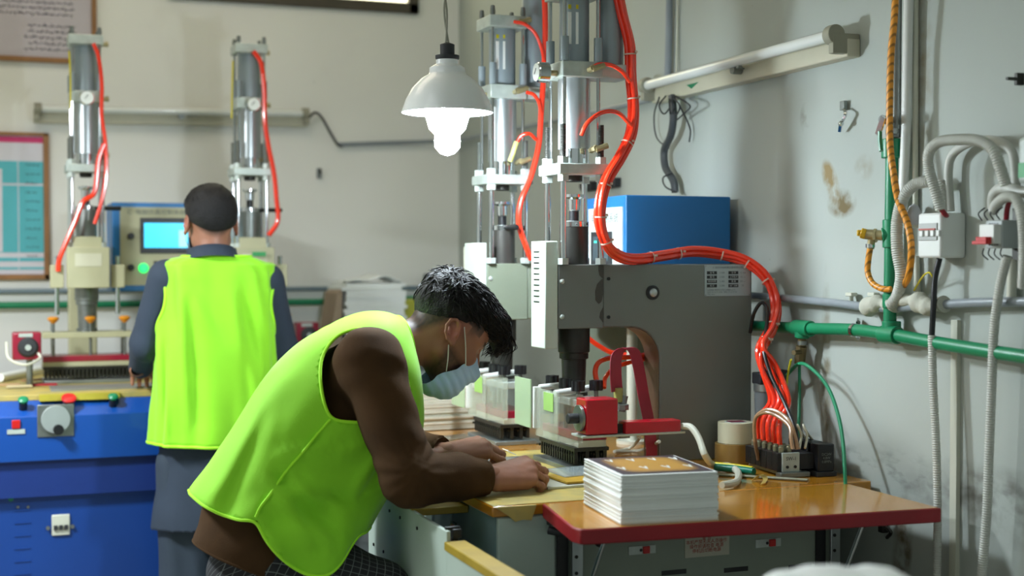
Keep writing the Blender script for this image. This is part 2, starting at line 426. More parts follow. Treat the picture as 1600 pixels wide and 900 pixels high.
# ---- head in its own frame: x = face, y = its left, z = crown, origin between the ears
SKIN = (152, 104, 82)
def head_mesh(h=.003, neck=((-.02, 0, -.05), (-.075, 0, -.16)), nr=(.056, .06), skin=SKIN, beard=True, fade=True):
    S = SDF((-.17, -.13, -.24), (.16, .13, .16), h)
    S.ell((-.012, 0, .03), (.098, .077, .092), .01)
    S.ell((.035, 0, .02), (.062, .066, .075), .03)
    S.ell((.035, 0, -.045), (.052, .054, .07), .03)
    S.cone((.07, -.012, -.098), (.07, .012, -.098), .017, .017, .03)
    for y in (-1, 1):
        S.cone((.0, y * .05, -.055), (.062, y * .018, -.1), .016, .016, .02)          # jaw line
        S.cone((.078, y * .012, .028), (.066, y * .05, .024), .011, .009, .012)       # brow
        S.ell((.07, y * .042, -.022), (.022, .018, .018), .02)                      # cheek bone
        S.ell((.09, y * .031, .006), (.016, .018, .011), .012, neg=True)             # eye socket
        S.ell((.074, y * .031, .004), (.015, .0155, .0125), .004)                     # closed lid
        R = Matrix.Rotation(y * .35, 3, 'Z') @ Matrix.Rotation(-.50, 3, 'Y')
        ec = Vector((-.014, y * .080, -.004)); E = lambda x, z, o=0: ec + R @ Vector((x, y * o, z))
        S.ell(E(0, 0), (.017, .006, .031), .005, R)                  # ear
        rim = [E(.014, .004, .004), E(.013, .020, .005), E(.004, .031, .007), E(-.010, .028, .009), E(-.018, .014, .010), E(-.018, -.004, .009), E(-.011, -.019, .006), E(-.002, -.028, .003)]
        for p_, q_ in zip(rim, rim[1:]): S.cone(p_, q_, .0042, .0042, .003)
        S.ell(E(-.001, .002, .008), (.0095, .006, .017), .003, R, neg=True)
        S.cone(E(-.008, .012, .004), E(-.007, -.010, .004), .003, .003, .003)
        S.ell(E(.011, -.006, .004), (.004, .005, .007), .003)
        S.ell(E(.002, -.029, .002), (.008, .005, .008), .004)                       # lobe
        S.ell((.108, y * .010, -.029), (.010, .008, .008), .006)                     # nostril wing
    S.cone((.092, 0, .014), (.114, 0, -.020), .008, .0115, .008)                      # nose
    S.cone((.097, -.014, -.055), (.097, .014, -.055), .006, .006, .006)
    S.cone((.095, -.012, -.066), (.095, .012, -.066), .0065, .0065, .006)
    S.cone(neck[0], neck[1], nr[0], nr[1], .025)
    S.warp(lambda x, y, z: .0006 * fbm(x * 120, y * 120, z * 120, 3))
    V, F = S.mesh()
    sk = np.array(lin(skin)[:3]); C = np.ones((len(V), 4)); C[:, :3] = sk
    x, y, z = V.T; n = fbm(x * 300, y * 300, z * 300, 1) * .12
    def blend(mask, rgb):
        k = np.clip(mask, 0, 1)[:, None]; C[:, :3] = C[:, :3] * (1 - k) + np.array(lin(rgb)[:3]) * k
    blend(.5 * np.exp(-((x - .115) ** 2 + y ** 2 + (z + .02) ** 2) / .0004), (190, 120, 100))
    blend(.45 * np.exp(-(((x + .01) / .02) ** 2 + ((np.abs(y) - .085) / .02) ** 2 + (z / .03) ** 2)), (190, 100, 84))
    if beard:
        m = np.clip(((.0 - z) / .03), 0, 1) * np.clip((x + .005) / .02, 0, 1) * np.clip((-.022 - z + (x - .02) * -.25) / .02, 0, 1) * np.clip((z + .145) / .03, 0, 1)
        blend((m * (.8 + n)), (34, 26, 24))
    if fade:
        hl = .02 - .10 * np.clip((-x - .03) / .06, 0, 1)            # hairline drops towards the nape
        m = np.clip((z - hl + .01) / .035, 0, 1) * (x < .055) * (1 - np.clip((x - .03) / .02, 0, 1) * (z < .03))
        ear = (np.abs(y) > .076) & (np.abs(x + .014) < .032) & (np.abs(z + .002) < .040)
        blend(np.where(ear, 0, m * (.86 + n)), (26, 22, 22))
    blend(((x > .06) & (np.abs(np.abs(y) - .03) < .022) & (np.abs(z - .031) < .006)) * .9, (30, 22, 20))
    blend(((x > .06) & (np.abs(np.abs(y) - .031) < .015) & (np.abs(z + .003) < .0028)) * .9, (24, 18, 18))
    return V, F, C
def hand_mesh(bend=(20, 55, 35), spread=.09, thumb=None, h=.0022, wrist=-.075, skin=SKIN, curl=(0, 4, 8, 14)):
    """right hand: x to the fingertips, y to the thumb, z = back of the hand, origin at the wrist"""
    S = SDF((wrist - .02, -.075, -.13), (.215, .10, .07), h)
    mcp = [(.091, .030, .002), (.095, .009, .006), (.090, -.012, .003), (.081, -.031, -.003)]
    ln = [(.044, .026, .021), (.049, .030, .022), (.045, .028, .021), (.034, .021, .019)]
    rr = [.0098, .0100, .0096, .0086]
    S.cone((wrist, 0, -.002), (0, 0, 0), .029, .024, .02, flat=((0, 0, 1), .8))
    for i, p in enumerate(mcp):
        S.cone((.0, .017 - .011 * i, -.003), p, .019, .0135, .012)
        S.cone((.02, .017 - .011 * i, -.012), (p[0] - .012, p[1], p[2] - .012), .015, .010, .010)
    S.cone((.01, .012, -.008), (.05, .036, -.018), .018, .014, .012)
    nails = []
    for i, p in enumerate(mcp):
        q = Vector(p); a = -math.radians(bend[0] + curl[i] * .5); s = (1.5 - i) * spread
        for j in range(3):
            d = Vector((math.cos(a) * math.cos(s), math.sin(s), math.sin(a))); e = q + d * ln[i][j]
            r0 = rr[i] * (1 - .07 * j); S.cone(q, e, r0, r0 * .93, .004)
            S.ell(q, (r0 * 1.08,) * 3, .004)
            if j == 2: nails.append((e, Vector((-math.sin(a) * -1 * 0 + math.sin(-a), 0, math.cos(a))), d, r0))
            q = e; a -= math.radians(bend[1] if j == 0 else bend[2]); s *= .4
    th = thumb or [(.022, .028, -.012), (.055, .050, -.024), (.085, .056, -.034), (.108, .050, -.040)]
    for j in range(3):
        S.cone(th[j], th[j + 1], (.0150, .0115, .0108)[j], (.0118, .0105, .0090)[j], .008)
    S.warp(lambda x, y, z: .0005 * fbm(x * 200, y * 200, z * 200, 5) + .0004 * np.sin(x * 900) * (x > .09))
    V, F = S.mesh(); C = np.ones((len(V), 4)); C[:, :3] = np.array(lin(skin)[:3])
    x, y, z = V.T
    C[:, :3] *= (1 + .10 * fbm(x * 90, y * 90, z * 90, 2))[:, None]
    for e, nrm, d, r in nails:
        P = V - np.array(e - d * .004); al = P @ np.array(d); up = P @ np.array(nrm); lat = np.abs(P[:, 1])
        m = (np.abs(al) < .007) & (lat < r * .7) & (up > r * .55); C[m, :3] = lin((206, 160, 142))[:3]
    return V, F, C
def body_join(parts):
    V = []; F = []; C = []; o = 0
    for v, f, c in parts:
        V.append(v); F += [tuple(int(i) + o for i in q) for q in f]; C.append(c); o += len(v)
    return np.concatenate(V), F, np.concatenate(C)
def flatcol(V, rgb):
    C = np.ones((len(V), 4)); C[:, :3] = lin(rgb)[:3]; return C
def basis(f, u, o):
    """matrix of a frame with x along f and z near u at o"""
    f = Vector(f).normalized(); u = Vector(u); u = (u - f * u.dot(f)).normalized(); w = u.cross(f)
    m = Matrix.Identity(4)
    for i in range(3): m[i][0] = f[i]; m[i][1] = w[i]; m[i][2] = u[i]; m[i][3] = o[i]
    return m
# ------------------------------------------------------------------ the setting
XW, YB, ZC = 2.22, 6.60, 3.60
def wall_mat(name, rgb, band=False, rgb2=None):
    m = mat(name, rgb, .75, var=.03, scale=1.2, bump=.12, bscale=14, rgb2=rgb2)
    nt = m.node_tree; N = nt.nodes; L = nt.links; b = N['Principled BSDF']
    src = b.inputs['Base Color'].links[0].from_socket
    g = N.new('ShaderNodeNewGeometry'); sx = N.new('ShaderNodeSeparateXYZ'); L.new(g.outputs['Position'], sx.inputs[0])
    def math_(op, a, c=None, clamp=False):
        n = N.new('ShaderNodeMath'); n.operation = op; n.use_clamp = clamp
        for i, q in enumerate((a, c)):
            if q is None: continue
            if isinstance(q, (int, float)): n.inputs[i].default_value = q
            else: L.new(q, n.inputs[i])
        return n.outputs[0]
    def nz(scale, det=5, st=(1, 1, 1)):
        mp = N.new('ShaderNodeMapping'); L.new(g.outputs['Position'], mp.inputs[0]); mp.inputs['Scale'].default_value = st
        n = N.new('ShaderNodeTexNoise'); n.inputs['Scale'].default_value = scale; n.inputs['Detail'].default_value = det; L.new(mp.outputs[0], n.inputs['Vector'])
        return n.outputs['Fac']
    def stain(mask, rgb):
        nonlocal src
        mx = N.new('ShaderNodeMix'); mx.data_type = 'RGBA'; L.new(mask, mx.inputs[0]); L.new(src, mx.inputs[6]); mx.inputs[7].default_value = lin(rgb)
        src = mx.outputs[2]
    # general grime and small scuffs
    sm = math_('MULTIPLY', math_('SUBTRACT', nz(2.3, 8), .58, True), .9, True); stain(sm, (160, 156, 144))
    sm = math_('MULTIPLY', math_('SUBTRACT', nz(30, 3), .74, True), 6, True); stain(sm, (120, 112, 98))
    if band:
        def blob(y, z, ry, rz, rgb, amp, ns=14, tilt=0):
            dy = math_('DIVIDE', math_('SUBTRACT', sx.outputs[1], y), ry); dz = math_('DIVIDE', math_('SUBTRACT', math_('ADD', sx.outputs[2], math_('MULTIPLY', math_('SUBTRACT', sx.outputs[1], y), tilt)), z), rz)
            d = math_('ADD', math_('MULTIPLY', dy, dy), math_('MULTIPLY', dz, dz))
            k = math_('SUBTRACT', 1, d, True)
            stain(math_('MULTIPLY', math_('MULTIPLY', k, math_('SUBTRACT', nz(ns, 6), .38, True)), amp, True), rgb)
        # rubbed dirt line where furniture has stood
        dz = math_('ABSOLUTE', math_('SUBTRACT', sx.outputs[2], .885)); k = math_('SUBTRACT', 1, math_('DIVIDE', dz, .075), True)
        stain(math_('MULTIPLY', math_('MULTIPLY', k, math_('SUBTRACT', nz(9, 8, (1, 1, 2.5)), .50, True)), 4.5, True), (74, 72, 66))
        dz = math_('ABSOLUTE', math_('SUBTRACT', sx.outputs[2], .70)); k = math_('SUBTRACT', 1, math_('DIVIDE', dz, .25), True)
        stain(math_('MULTIPLY', math_('MULTIPLY', k, math_('SUBTRACT', nz(5, 8), .55, True)), 3, True), (92, 86, 72))
        for px, py, ry, rz, c, a, t in ((1315, 318, .075, .045, (112, 98, 66), 6, 0), (1298, 285, .05, .06, (140, 122, 84), 6, -.8), (1350, 262, .05, .04, (150, 146, 130), 4, 0), (1410, 860, .05, .16, (100, 88, 66), 5, 1.6), (1258, 185, .03, .05, (120, 118, 104), 4, 0), (1440, 120, .05, .3, (150, 146, 128), 4, 0), (1560, 790, .4, .1, (80, 76, 64), 2.5, 0), (1290, 600, .03, .35, (120, 112, 90), 4, .3)):
            q = at(px, py, X=XW); blob(q.y, q.z, ry, rz, c, a, 16, t)
    L.new(src, b.inputs['Base Color'])
    return m
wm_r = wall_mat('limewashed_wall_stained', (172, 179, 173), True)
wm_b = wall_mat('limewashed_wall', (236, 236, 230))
def struct(name, mb, m, parent=None, **k):
    o = mb.build(name, m, parent, **k)
    if parent is None: o['kind'] = 'structure'
    return o
t = .12
X0, Y0 = -2.6, -1.6
struct('floor', MB().b2((X0, Y0, -.1), (XW + t, YB + t, 0)), mat('cement_floor', (150, 148, 140), .55, var=.12, scale=3, bump=.1, bscale=30))
struct('ceiling', MB().b2((X0, Y0, ZC), (XW + t, YB + t, ZC + .1)), mat('white_ceiling', (220, 218, 208), .8))
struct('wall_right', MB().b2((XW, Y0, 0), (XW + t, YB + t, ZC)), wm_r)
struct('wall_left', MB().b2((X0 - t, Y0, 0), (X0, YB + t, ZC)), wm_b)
# back wall with the window opening
wl, wr_, wz0 = at(262, 0, Y=YB).x, at(652, 20, Y=YB).x, at(640, 22, Y=YB).z
wtop = wz0 + .75
struct('wall_back', MB().b2((X0, YB, 0), (XW, YB + t, wz0)).b2((X0, YB, wtop), (XW, YB + t, ZC)).b2((X0, YB, wz0), (wl, YB + t, wtop)).b2((wr_, YB, wz0), (XW, YB + t, wtop)), wm_b)
wf = mat('window_frame_brown', (84, 78, 66), .5, .2)
w = MB(); a = .05
w.b2((wl, YB - .03, wz0), (wr_, YB + .06, wz0 + a)); w.b2((wl, YB - .03, wtop - a), (wr_, YB + .06, wtop))
w.b2((wl, YB - .03, wz0), (wl + a, YB + .06, wtop)); w.b2((wr_ - a, YB - .03, wz0), (wr_, YB + .06, wtop)); w.b2(((wl + wr_) / 2 - .02, YB - .02, wz0), ((wl + wr_) / 2 + .02, YB + .05, wtop))
win = struct('window_1', w, wf, bevel=.004)
for k in range(2):
    x0 = wl + a if k == 0 else (wl + wr_) / 2 + .02; x1 = (wl + wr_) / 2 - .02 if k == 0 else wr_ - a
    MB().b2((x0, YB + .01, wz0 + a), (x1, YB + .018, wtop - a)).build('pane', mat('frosted_lit_pane', (255, 250, 214), .5, emit=2.6, var=0), win)
# ------------------------------------------------------------------ on the back wall
def wb(px, py, off=.02): return at(px, py, Y=YB - off)
def scribble(mb, o, ux, uz, length, size, mi=0, dense=1.0, rnd=random):
    """a line of flowing script: joined strokes with dots"""
    x = 0
    while x < length:
        wl_ = rnd.uniform(.6, 2.2) * size; xs = x; pts = []
        n = max(3, int(wl_ / size * 5))
        for i in range(n + 1): pts.append((xs + wl_ * i / n, rnd.uniform(-.35, .45) * size * (1 if i % 2 else .4)))
        for (a0, b0), (a1, b1) in zip(pts, pts[1:]):
            d = Vector((a1 - a0, b1 - b0)); nn = Vector((-d.y, d.x)).normalized() * size * .11
            mb.add([o + ux * (a0 + nn.x) + uz * (b0 + nn.y), o + ux * (a1 + nn.x) + uz * (b1 + nn.y), o + ux * (a1 - nn.x) + uz * (b1 - nn.y), o + ux * (a0 - nn.x) + uz * (b0 - nn.y)], [(0, 1, 2, 3)], mi)
        if rnd.random() < .6:
            cx = xs + wl_ * .5; cz = size * rnd.choice((-.6, .7)); q = size * .12
            mb.add([o + ux * (cx - q) + uz * (cz - q), o + ux * (cx + q) + uz * (cz - q), o + ux * (cx + q) + uz * (cz + q), o + ux * (cx - q) + uz * (cz + q)], [(0, 1, 2, 3)], mi)
        x += wl_ + size * .35
UX, UZ = Vector((1, 0, 0)), Vector((0, 0, 1))
ink = mat('black_ink', (62, 62, 76), .7)
# framed notice
x1 = wb(151, 40).x; z0 = wb(60, 97).z; x0 = x1 - .95; z1 = z0 + .75
t1 = thing('framed_notice', 'pinkish white handwritten notice in a thin brown wooden frame, high on the back wall', 'notice', (x0, YB, z0))
f = MB(); fw = .022
for lo, hi in (((x0, z0), (x1, z0 + fw)), ((x0, z1 - fw), (x1, z1)), ((x0, z0), (x0 + fw, z1)), ((x1 - fw, z0), (x1, z1))): f.b2((lo[0], YB - .03, lo[1]), (hi[0], YB, hi[1]))
f.build('frame', 'wood', t1, bevel=.003)
MB().b2((x0 + fw, YB - .012, z0 + fw), (x1 - fw, YB, z1 - fw)).build('sheet', mat('pinkish_paper', (196, 188, 194), .7, var=.03), t1)
s = MB(); rs = random.Random(3)
for k in range(13):
    py = 3 + 9.2 * (k - 4); z = wb(60, py).z
    if k < 7: L0, L1 = x0 + .06, x1 - .07
    elif k == 7: continue
    else: L0, L1 = x1 - .30 + rs.uniform(-.02, .02), x1 - .07
    scribble(s, Vector((L0, YB - .0135, z)), UX, UZ, L1 - L0 - .03, .016, rnd=rs)
s.build('lettering', ink, t1, smooth=180)
# chart poster
x1 = wb(77, 320).x; z0 = wb(40, 437).z; z1 = wb(40, 207).z; x0 = x1 - .62
t1 = thing('framed_wall_chart', 'framed wall chart with pink heading strip and turquoise table, on the back wall', 'poster', (x0, YB, z0))
f = MB(); fw = .024
for lo, hi in (((x0, z0), (x1, z0 + fw)), ((x0, z1 - fw * .6), (x1, z1)), ((x0, z0), (x0 + fw, z1)), ((x1 - fw, z0), (x1, z1))): f.b2((lo[0], YB - .03, lo[1]), (hi[0], YB, hi[1]))
f.build('frame', 'wood', t1, bevel=.003)
MB().b2((x0 + fw, YB - .010, z0 + fw), (x1 - fw, YB, z1 - fw * .6)).build('sheet', mat('chart_paper', (214, 212, 222), .6, var=.02), t1)
H = z1 - z0
MB().b2((x0 + fw, YB - .0115, z1 - .045), (x1 - fw, YB - .010, z1 - .018)).build('heading_strip', mat('magenta_ink', (214, 60, 120), .6), t1)
c = MB(); tq = mat('turquoise_ink', (86, 184, 196), .6, var=.03)
for a0, a1 in ((.195, .345), (.36, .815), (.85, .875), (.915, .93)):
    c.b2((x0 + fw, YB - .0118, z1 - H * a1), (x1 - fw - .11, YB - .0102, z1 - H * a0)); c.b2((x1 - fw - .105, YB - .0118, z1 - H * a1), (x1 - fw, YB - .0102, z1 - H * a0))
c.build('table_cells', tq, t1)
c = MB()
MB().b2((x1 - fw - .32, YB - .0125, z1 - H * .81), (x1 - fw - .175, YB - .0119, z1 - H * .25)).build('white_column', mat('chart_white', (222, 216, 226), .6), t1)
s = MB(); rs = random.Random(5)
for k in range(11):
    z = z1 - H * (.22 + k * .062); scribble(s, Vector((x1 - .10, YB - .0128, z)), UX, UZ, .05, .011, rnd=rs); scribble(s, Vector((x0 + .05, YB - .0128, z)), UX, UZ, .18, .011, rnd=rs)
s.build('lettering', ink, t1, smooth=180)
# fluorescent tube fitting
def tube_fitting(name_label, p0, p1, nrm, green=False, lit=False, rt=.0165, group=None):
    """p0,p1 ends on the wall, nrm = into the room"""
    n = Vector(nrm); d = (p1 - p0).normalized(); L = (p1 - p0).length; up = n.cross(d); up = up if up.z > 0 else -up
    th = thing('fluorescent_tube_light', name_label, 'tube light', p0.lerp(p1, .5))
    R = Matrix((d, n, up)).transposed()
    MB().box(p0.lerp(p1, .5) + n * .022 - up * .012, (L, .044, .05), R).build('batten', mat('aged_cream_enamel', (198, 194, 172), .45, var=.06), th, bevel=.004)
    tb = MB(); c = p0 + n * .075 + up * .022; tb.cyl(c + d * .03, p1 + n * .075 + up * .022 - d * .03, rt, n=16); tb.build('tube', mat('tube_glass', (222, 226, 222), .15, coat=.5, var=.02), th)
    for e, s_ in ((p0, 1), (p1, -1)):
        q = MB(); q.box(e + n * .045 - up * .002 + d * s_ * .012, (.022, .085, .055), R); q.cyl(e + n * .075 + up * .022 + d * s_ * .002, e + n * .075 + up * .022 + d * s_ * .034, .027, n=18)
        q.build('end_cap', mat('aged_grey_cap', (152, 150, 132), .5, var=.1), th, bevel=.002)
    q = MB(); m_ = p0.lerp(p1, .52); q.cyl(m_ + n * .044, m_ + n * .075, .014, n=12); q.tube([m_ + n * .05 + d * .03, m_ + n * .08 + d * .04, m_ + n * .09 + d * .07], .003); q.build('starter', 'steel', th)
    if green: MB().prism([p0.lerp(p1, .25) + n * .0445 - up * .02, p0.lerp(p1, .29) + n * .0445 - up * .004, p0.lerp(p1, .22) + n * .0445 - up * .004], n * .0006).build('sticker', 'green', th)
    return th
tube_fitting('unlit cream tube light across the back wall behind the two slim presses', wb(52, 180, 0), wb(478, 187, 0), (0, -1, 0))
# conduit with kinked feed cable
m_ = MB(); m_.tube([wb(480, 187, .03), wb(492, 176, .03), wb(503, 184, .03), wb(515, 205, .03), wb(527, 225, .03), wb(535, 229, .02)], .006, n=8)
tag(m_.build('feed_cable', 'dark'), 'thin grey cable kinking down from right end of the back wall tube light', 'cable')
m_ = MB(); cn = at(709, 220, Y=YB - .03); cn.x = XW - .03
m_.tube([wb(528, 226), wb(620, 223), cn, at(860, 190, X=XW - .03), at(1032, 152, X=XW - .02)], .011, n=8, sub=1)
tag(m_.build('conduit_pipe', 'gpipe'), 'thin grey conduit running from the back wall into the corner behind the lamp', 'pipe')
# pipes low on the back wall
m_ = MB(); z = wb(50, 476).z; m_.tube([(-1.4, YB - .04, z), (XW - .08, YB - .04, wb(640, 470).z)], .016, n=12, sub=1)
m_.cyl((1.9, YB - .04, z), (1.98, YB - .04, z), .022)
tag(m_.build('water_pipe', 'green'), 'green plastic water pipe running low along the back wall', 'pipe')
m_ = MB(); z = wb(500, 451).z; m_.tube([(-1.4, YB - .02, z), (XW - .04, YB - .02, z)], .011, n=8, sub=1)
tag(m_.build('conduit_pipe', mat('bluegrey_conduit', (120, 138, 150), .4)), 'bluish grey conduit just above the green pipe on the back wall', 'pipe')
t1 = thing('wall_socket', 'small dark wall socket on the back wall, left of bent worker\'s hair', 'socket', wb(674, 438, 0))
c0 = wb(674, 437, 0); MB().box(c0 + Vector((0, -.02, 0)), (.085, .04, .06)).build('housing', mat('dark_teal_plastic', (40, 62, 66), .5), t1, bevel=.004)
MB().box(c0 + Vector((0, -.043, 0)), (.03, .006, .03)).build('rocker', 'black', t1)
c0 = wb(498, 271, 0); t1 = thing('wall_hook', 'small dark hook fixed to the middle of the back wall', 'hook', c0)
MB().box(c0 + Vector((0, -.006, 0)), (.022, .012, .05)).build('plate', 'steel', t1, bevel=.002); m_ = MB(); m_.tube([c0 + Vector((0, -.01, .01)), c0 + Vector((0, -.04, -.005)), c0 + Vector((0, -.035, .02))], .004); m_.build('prong', 'dsteel', t1)
# ------------------------------------------------------------------ on the right wall
def wr(px, py, off=.02): return at(px, py, X=XW - off)
NR = Vector((-1, 0, 0))
tube_fitting('unlit white tube light mounted on the right wall', wr(1036, 146, 0), wr(1345, 68, 0), (-1, 0, 0), green=True)
# pipe and wires in the corner above/below left end of that light
m_ = MB(); m_.tube([wr(1046, -60), wr(1045, 60), wr(1043, 130)], .013, n=10, sub=2); tag(m_.build('conduit_pipe', 'gpipe'), 'vertical grey conduit above the left end of the right wall tube light', 'pipe')
m_ = MB(); m_.tube([wr(1060, -60, .01), wr(1058, 60, .01), wr(1057, 128, .02)], .004); tag(m_.build('thin_wire', 'offw'), 'thin pale wire hanging beside the vertical grey conduit', 'wire')
m_ = MB(); m_.tube([wr(1050, 150, .05), wr(1052, 185, .06), wr(1048, 212, .05), wr(1038, 235, .04), wr(1040, 262, .04), wr(1052, 282, .04), wr(1055, 300, .04)], .013, n=10)
tag(m_.build('dark_conduit_hose', mat('dark_grey_hose', (66, 70, 72), .45)), 'dark grey hose curving down from the left end of the right wall light', 'hose')
m_ = MB(); rs = random.Random(8)
for k in range(4):
    a0 = wr(1040 + 5 * k, 150, .05); m_.tube([a0, wr(1030 + 16 * k, 165, .09), wr(1038 + 10 * k, 178, .07), wr(1052 + 2 * k, 160 + 9 * k, .06)], .0028, n=5)
m_.tube([wr(1030, 152, .05), wr(1022, 180, .03), wr(1026, 215, .03), wr(1045, 232, .03)], .0028, n=5)
m_.tube([wr(1062, 165, .04), wr(1078, 200, .02), wr(1077, 222, .02)], .0028, n=5)
tag(m_.build('wire_tangle', 'dark'), 'tangle of thin wires below the left end of the right wall light', 'wires')
m_ = MB(); m_.tube([wr(1058, 300, .05), wr(1040, 292, .07), wr(1036, 278, .06), wr(1050, 270, .05)], .003, n=5); tag(m_.build('wire_loop', 'dark'), 'small wire loop at foot of the dark hose above the blue control box', 'wires')
for px, py, lb in ((925, 291, 'dark wall plug behind the red hose, left one of two'), (962, 286, 'dark wall plug behind the red hose, right one of two')):
    c0 = wr(px, py, 0); t1 = thing('wall_plug', lb, 'plug', c0)
    MB().box(c0 + NR * .015, (.03, .10, .036)).build('body', 'dark', t1, bevel=.004); MB().cyl(c0 + NR * .03, c0 + NR * .05, .012).build('cord_grip', 'black', t1)
# chrome clamp hanging on the wall
c0 = wr(1316, 188, 0); t1 = thing('pipe_clamp', 'loose chrome pipe clamp hanging on the right wall below tube light', 'clamp', c0)
MB().box(wr(1318, 165, .012), (.012, .022, .026)).build('bracket', 'steel', t1, bevel=.002)
m_ = MB(); m_.strip([wr(1319, 170, .02), wr(1321, 178, .03), wr(1318, 186, .03), wr(1314, 194, .03), wr(1312, 206, .02)], (0, .013, .002), th=.0015); m_.build('band', 'chrome', t1); MB().ball(wr(1314, 193, .035), .008).build('screw', 'chrome', t1)
c0 = wr(1598, 124, 0); t1 = thing('wall_hook', 'small dark hook on the right wall at right edge of view', 'hook', c0); MB().box(c0 + NR * .01, (.02, .012, .028)).build('plate', 'dsteel', t1, bevel=.002); MB().cyl(c0 + NR * .02, c0 + NR * .045, .004).build('prong', 'dsteel', t1)
# vertical pipes
def pipe(name, label, pts, r, m, n=14, sub=1, cat='pipe'):
    q = MB(); q.tube(pts, r, n=n, sub=sub); return tag(q.build(name, m), label, cat)
pipe('steel_pipe', 'grey metal pipe running up right wall behind the yellow hose', [wr(1402, -60, .04), wr(1400, 212, .04)], .0125, 'steel')
pipe('white_pipe', 'white vertical plastic pipe beside the yellow hose on the right wall', [wr(1421, -60, .03), wr(1416, 200, .03), wr(1410, 330, .03)], .0125, 'white')
pipe('thin_conduit', 'narrow cream conduit close behind the white vertical pipe', [wr(1431, -60, .01), wr(1430, 330, .01)], .0075, 'offw')
pipe('thin_conduit', 'narrow cream conduit dropping behind the breaker box towards the floor', [wr(1432, 400, .01), wr(1434, 470, .012)], .008, 'offw')
for k, (px, lb) in enumerate(((1497, 'faint cream wall trunking between the two corrugated conduits'),)):
    q = MB(); a0, a1 = wr(px, 500, 0), wr(px - 4, 980, 0); q.b2((XW - .012, a0.y - .012, a1.z), (XW, a0.y + .012, a0.z)); tag(q.build('wall_trunking', 'offw'), lb, 'trunking')
# big green vertical pipe with ball valve
gp = thing('green_water_pipe', 'vertical green water pipe with sockets on right wall, behind the yellow hose', 'pipe', wr(1390, 520, .04))
q = MB(); g0, g1 = wr(1394, 228, .04), wr(1390, 520, .04); q.cyl(g0, g1, .0165, n=18); q.build('riser', 'green', gp)
for py, r, h in ((232, .026, 30), (365, .023, 44), (470, .023, 22), (515, .024, 26)):
    q = MB(); q.cyl(wr(1393, py - h / 2, .04), wr(1393, py + h / 2, .04), r, n=18); q.build('socket', 'green', gp, bevel=.002)
q = MB(); q.cyl(wr(1393, 366, .04), wr(1378, 368, .06), .02, n=16); q.build('tee_branch', 'green', gp, bevel=.002)
vt = thing('ball_valve', 'brass ball valve with green lever handle on top of the green riser', 'valve', wr(1396, 215, .04))
q = MB(); q.cyl(wr(1397, 215, .04), wr(1397, 186, .04), .019, n=8); q.cyl(wr(1397, 210, .04), wr(1397, 202, .04), .024, n=6); q.cyl(wr(1393, 190, .05), wr(1378, 186, .09), .011); q.build('body', 'steel', vt)
q = MB(); q.box(wr(1376, 197, .10), (.004, .02, .05), Matrix.Rotation(.5, 3, 'X')); q.build('lever_arm', 'chrome', vt)
q = MB(); q.tube([wr(1375, 205, .10), wr(1375, 220, .10), wr(1377, 236, .10)], .0095, flat=.6); q.build('lever_grip', 'green', vt)
# brass tap
tp = thing('brass_tap', 'brass tap with yellow knob branching off the green riser', 'tap', wr(1362, 368, .06))
q = MB(); q.cyl(wr(1380, 368, .06), wr(1352, 366, .09), .0135, n=12); q.cyl(wr(1363, 368, .075), wr(1360, 388, .075), .010); q.cyl(wr(1370, 368, .07), wr(1366, 368, .074), .018, n=6); q.build('body', 'brass', tp)
q = MB(); q.cyl(wr(1353, 366, .09), wr(1345, 364, .10), .014, n=10); q.cyl(wr(1346, 364, .10), wr(1339, 364, .11), .008); q.build('knob', mat('tap_yellow', (214, 168, 30), .4), tp, bevel=.002)
q = MB(); q.cyl(wr(1360, 381, .075), wr(1360, 387, .075), .0125); q.build('hose_clip', 'chrome', tp)
# braided hoses
def braid_mat():
    m = mat('braided_yellow_hose', (224, 150, 40), .4, var=.08)
    nt = m.node_tree; N = nt.nodes; L = nt.links; b = N['Principled BSDF']; tc = N.new('ShaderNodeTexCoord'); wv = N.new('ShaderNodeTexWave'); wv.bands_direction = 'DIAGONAL'
    mp = N.new('ShaderNodeMapping'); mp.inputs['Scale'].default_value = (0, 1, 1); L.new(tc.outputs['Object'], mp.inputs[0]); L.new(mp.outputs[0], wv.inputs[0]); wv.inputs['Scale'].default_value = 30; wv.inputs['Distortion'].default_value = .3
    cr = N.new('ShaderNodeValToRGB'); cr.color_ramp.elements[0].color = lin((150, 100, 30)); cr.color_ramp.elements[0].position = .05; cr.color_ramp.elements[1].color = lin((230, 152, 44)); cr.color_ramp.elements[1].position = .35
    L.new(wv.outputs['Color'], cr.inputs[0]); L.new(cr.outputs[0], b.inputs['Base Color']); return m
bm_ = braid_mat()
pipe('yellow_braided_hose', 'long yellow braided hose hanging down the right wall in front of the green riser', [wr(1400, -60, .09), wr(1398, 20, .09), wr(1392, 90, .09), wr(1390, 180, .09), wr(1391, 230, .09), wr(1396, 270, .09), wr(1403, 310, .08), wr(1418, 350, .07), wr(1424, 390, .07), wr(1420, 430, .06), wr(1412, 446, .05)], .0088, bm_, sub=8, cat='hose')
pipe('yellow_braided_hose', 'short yellow braided hose curving down from the brass tap', [wr(1360, 386, .075), wr(1357, 405, .075), wr(1356, 425, .075), wr(1363, 442, .075), wr(1378, 451, .07), wr(1392, 452, .06)], .008, bm_, sub=8, cat='hose')
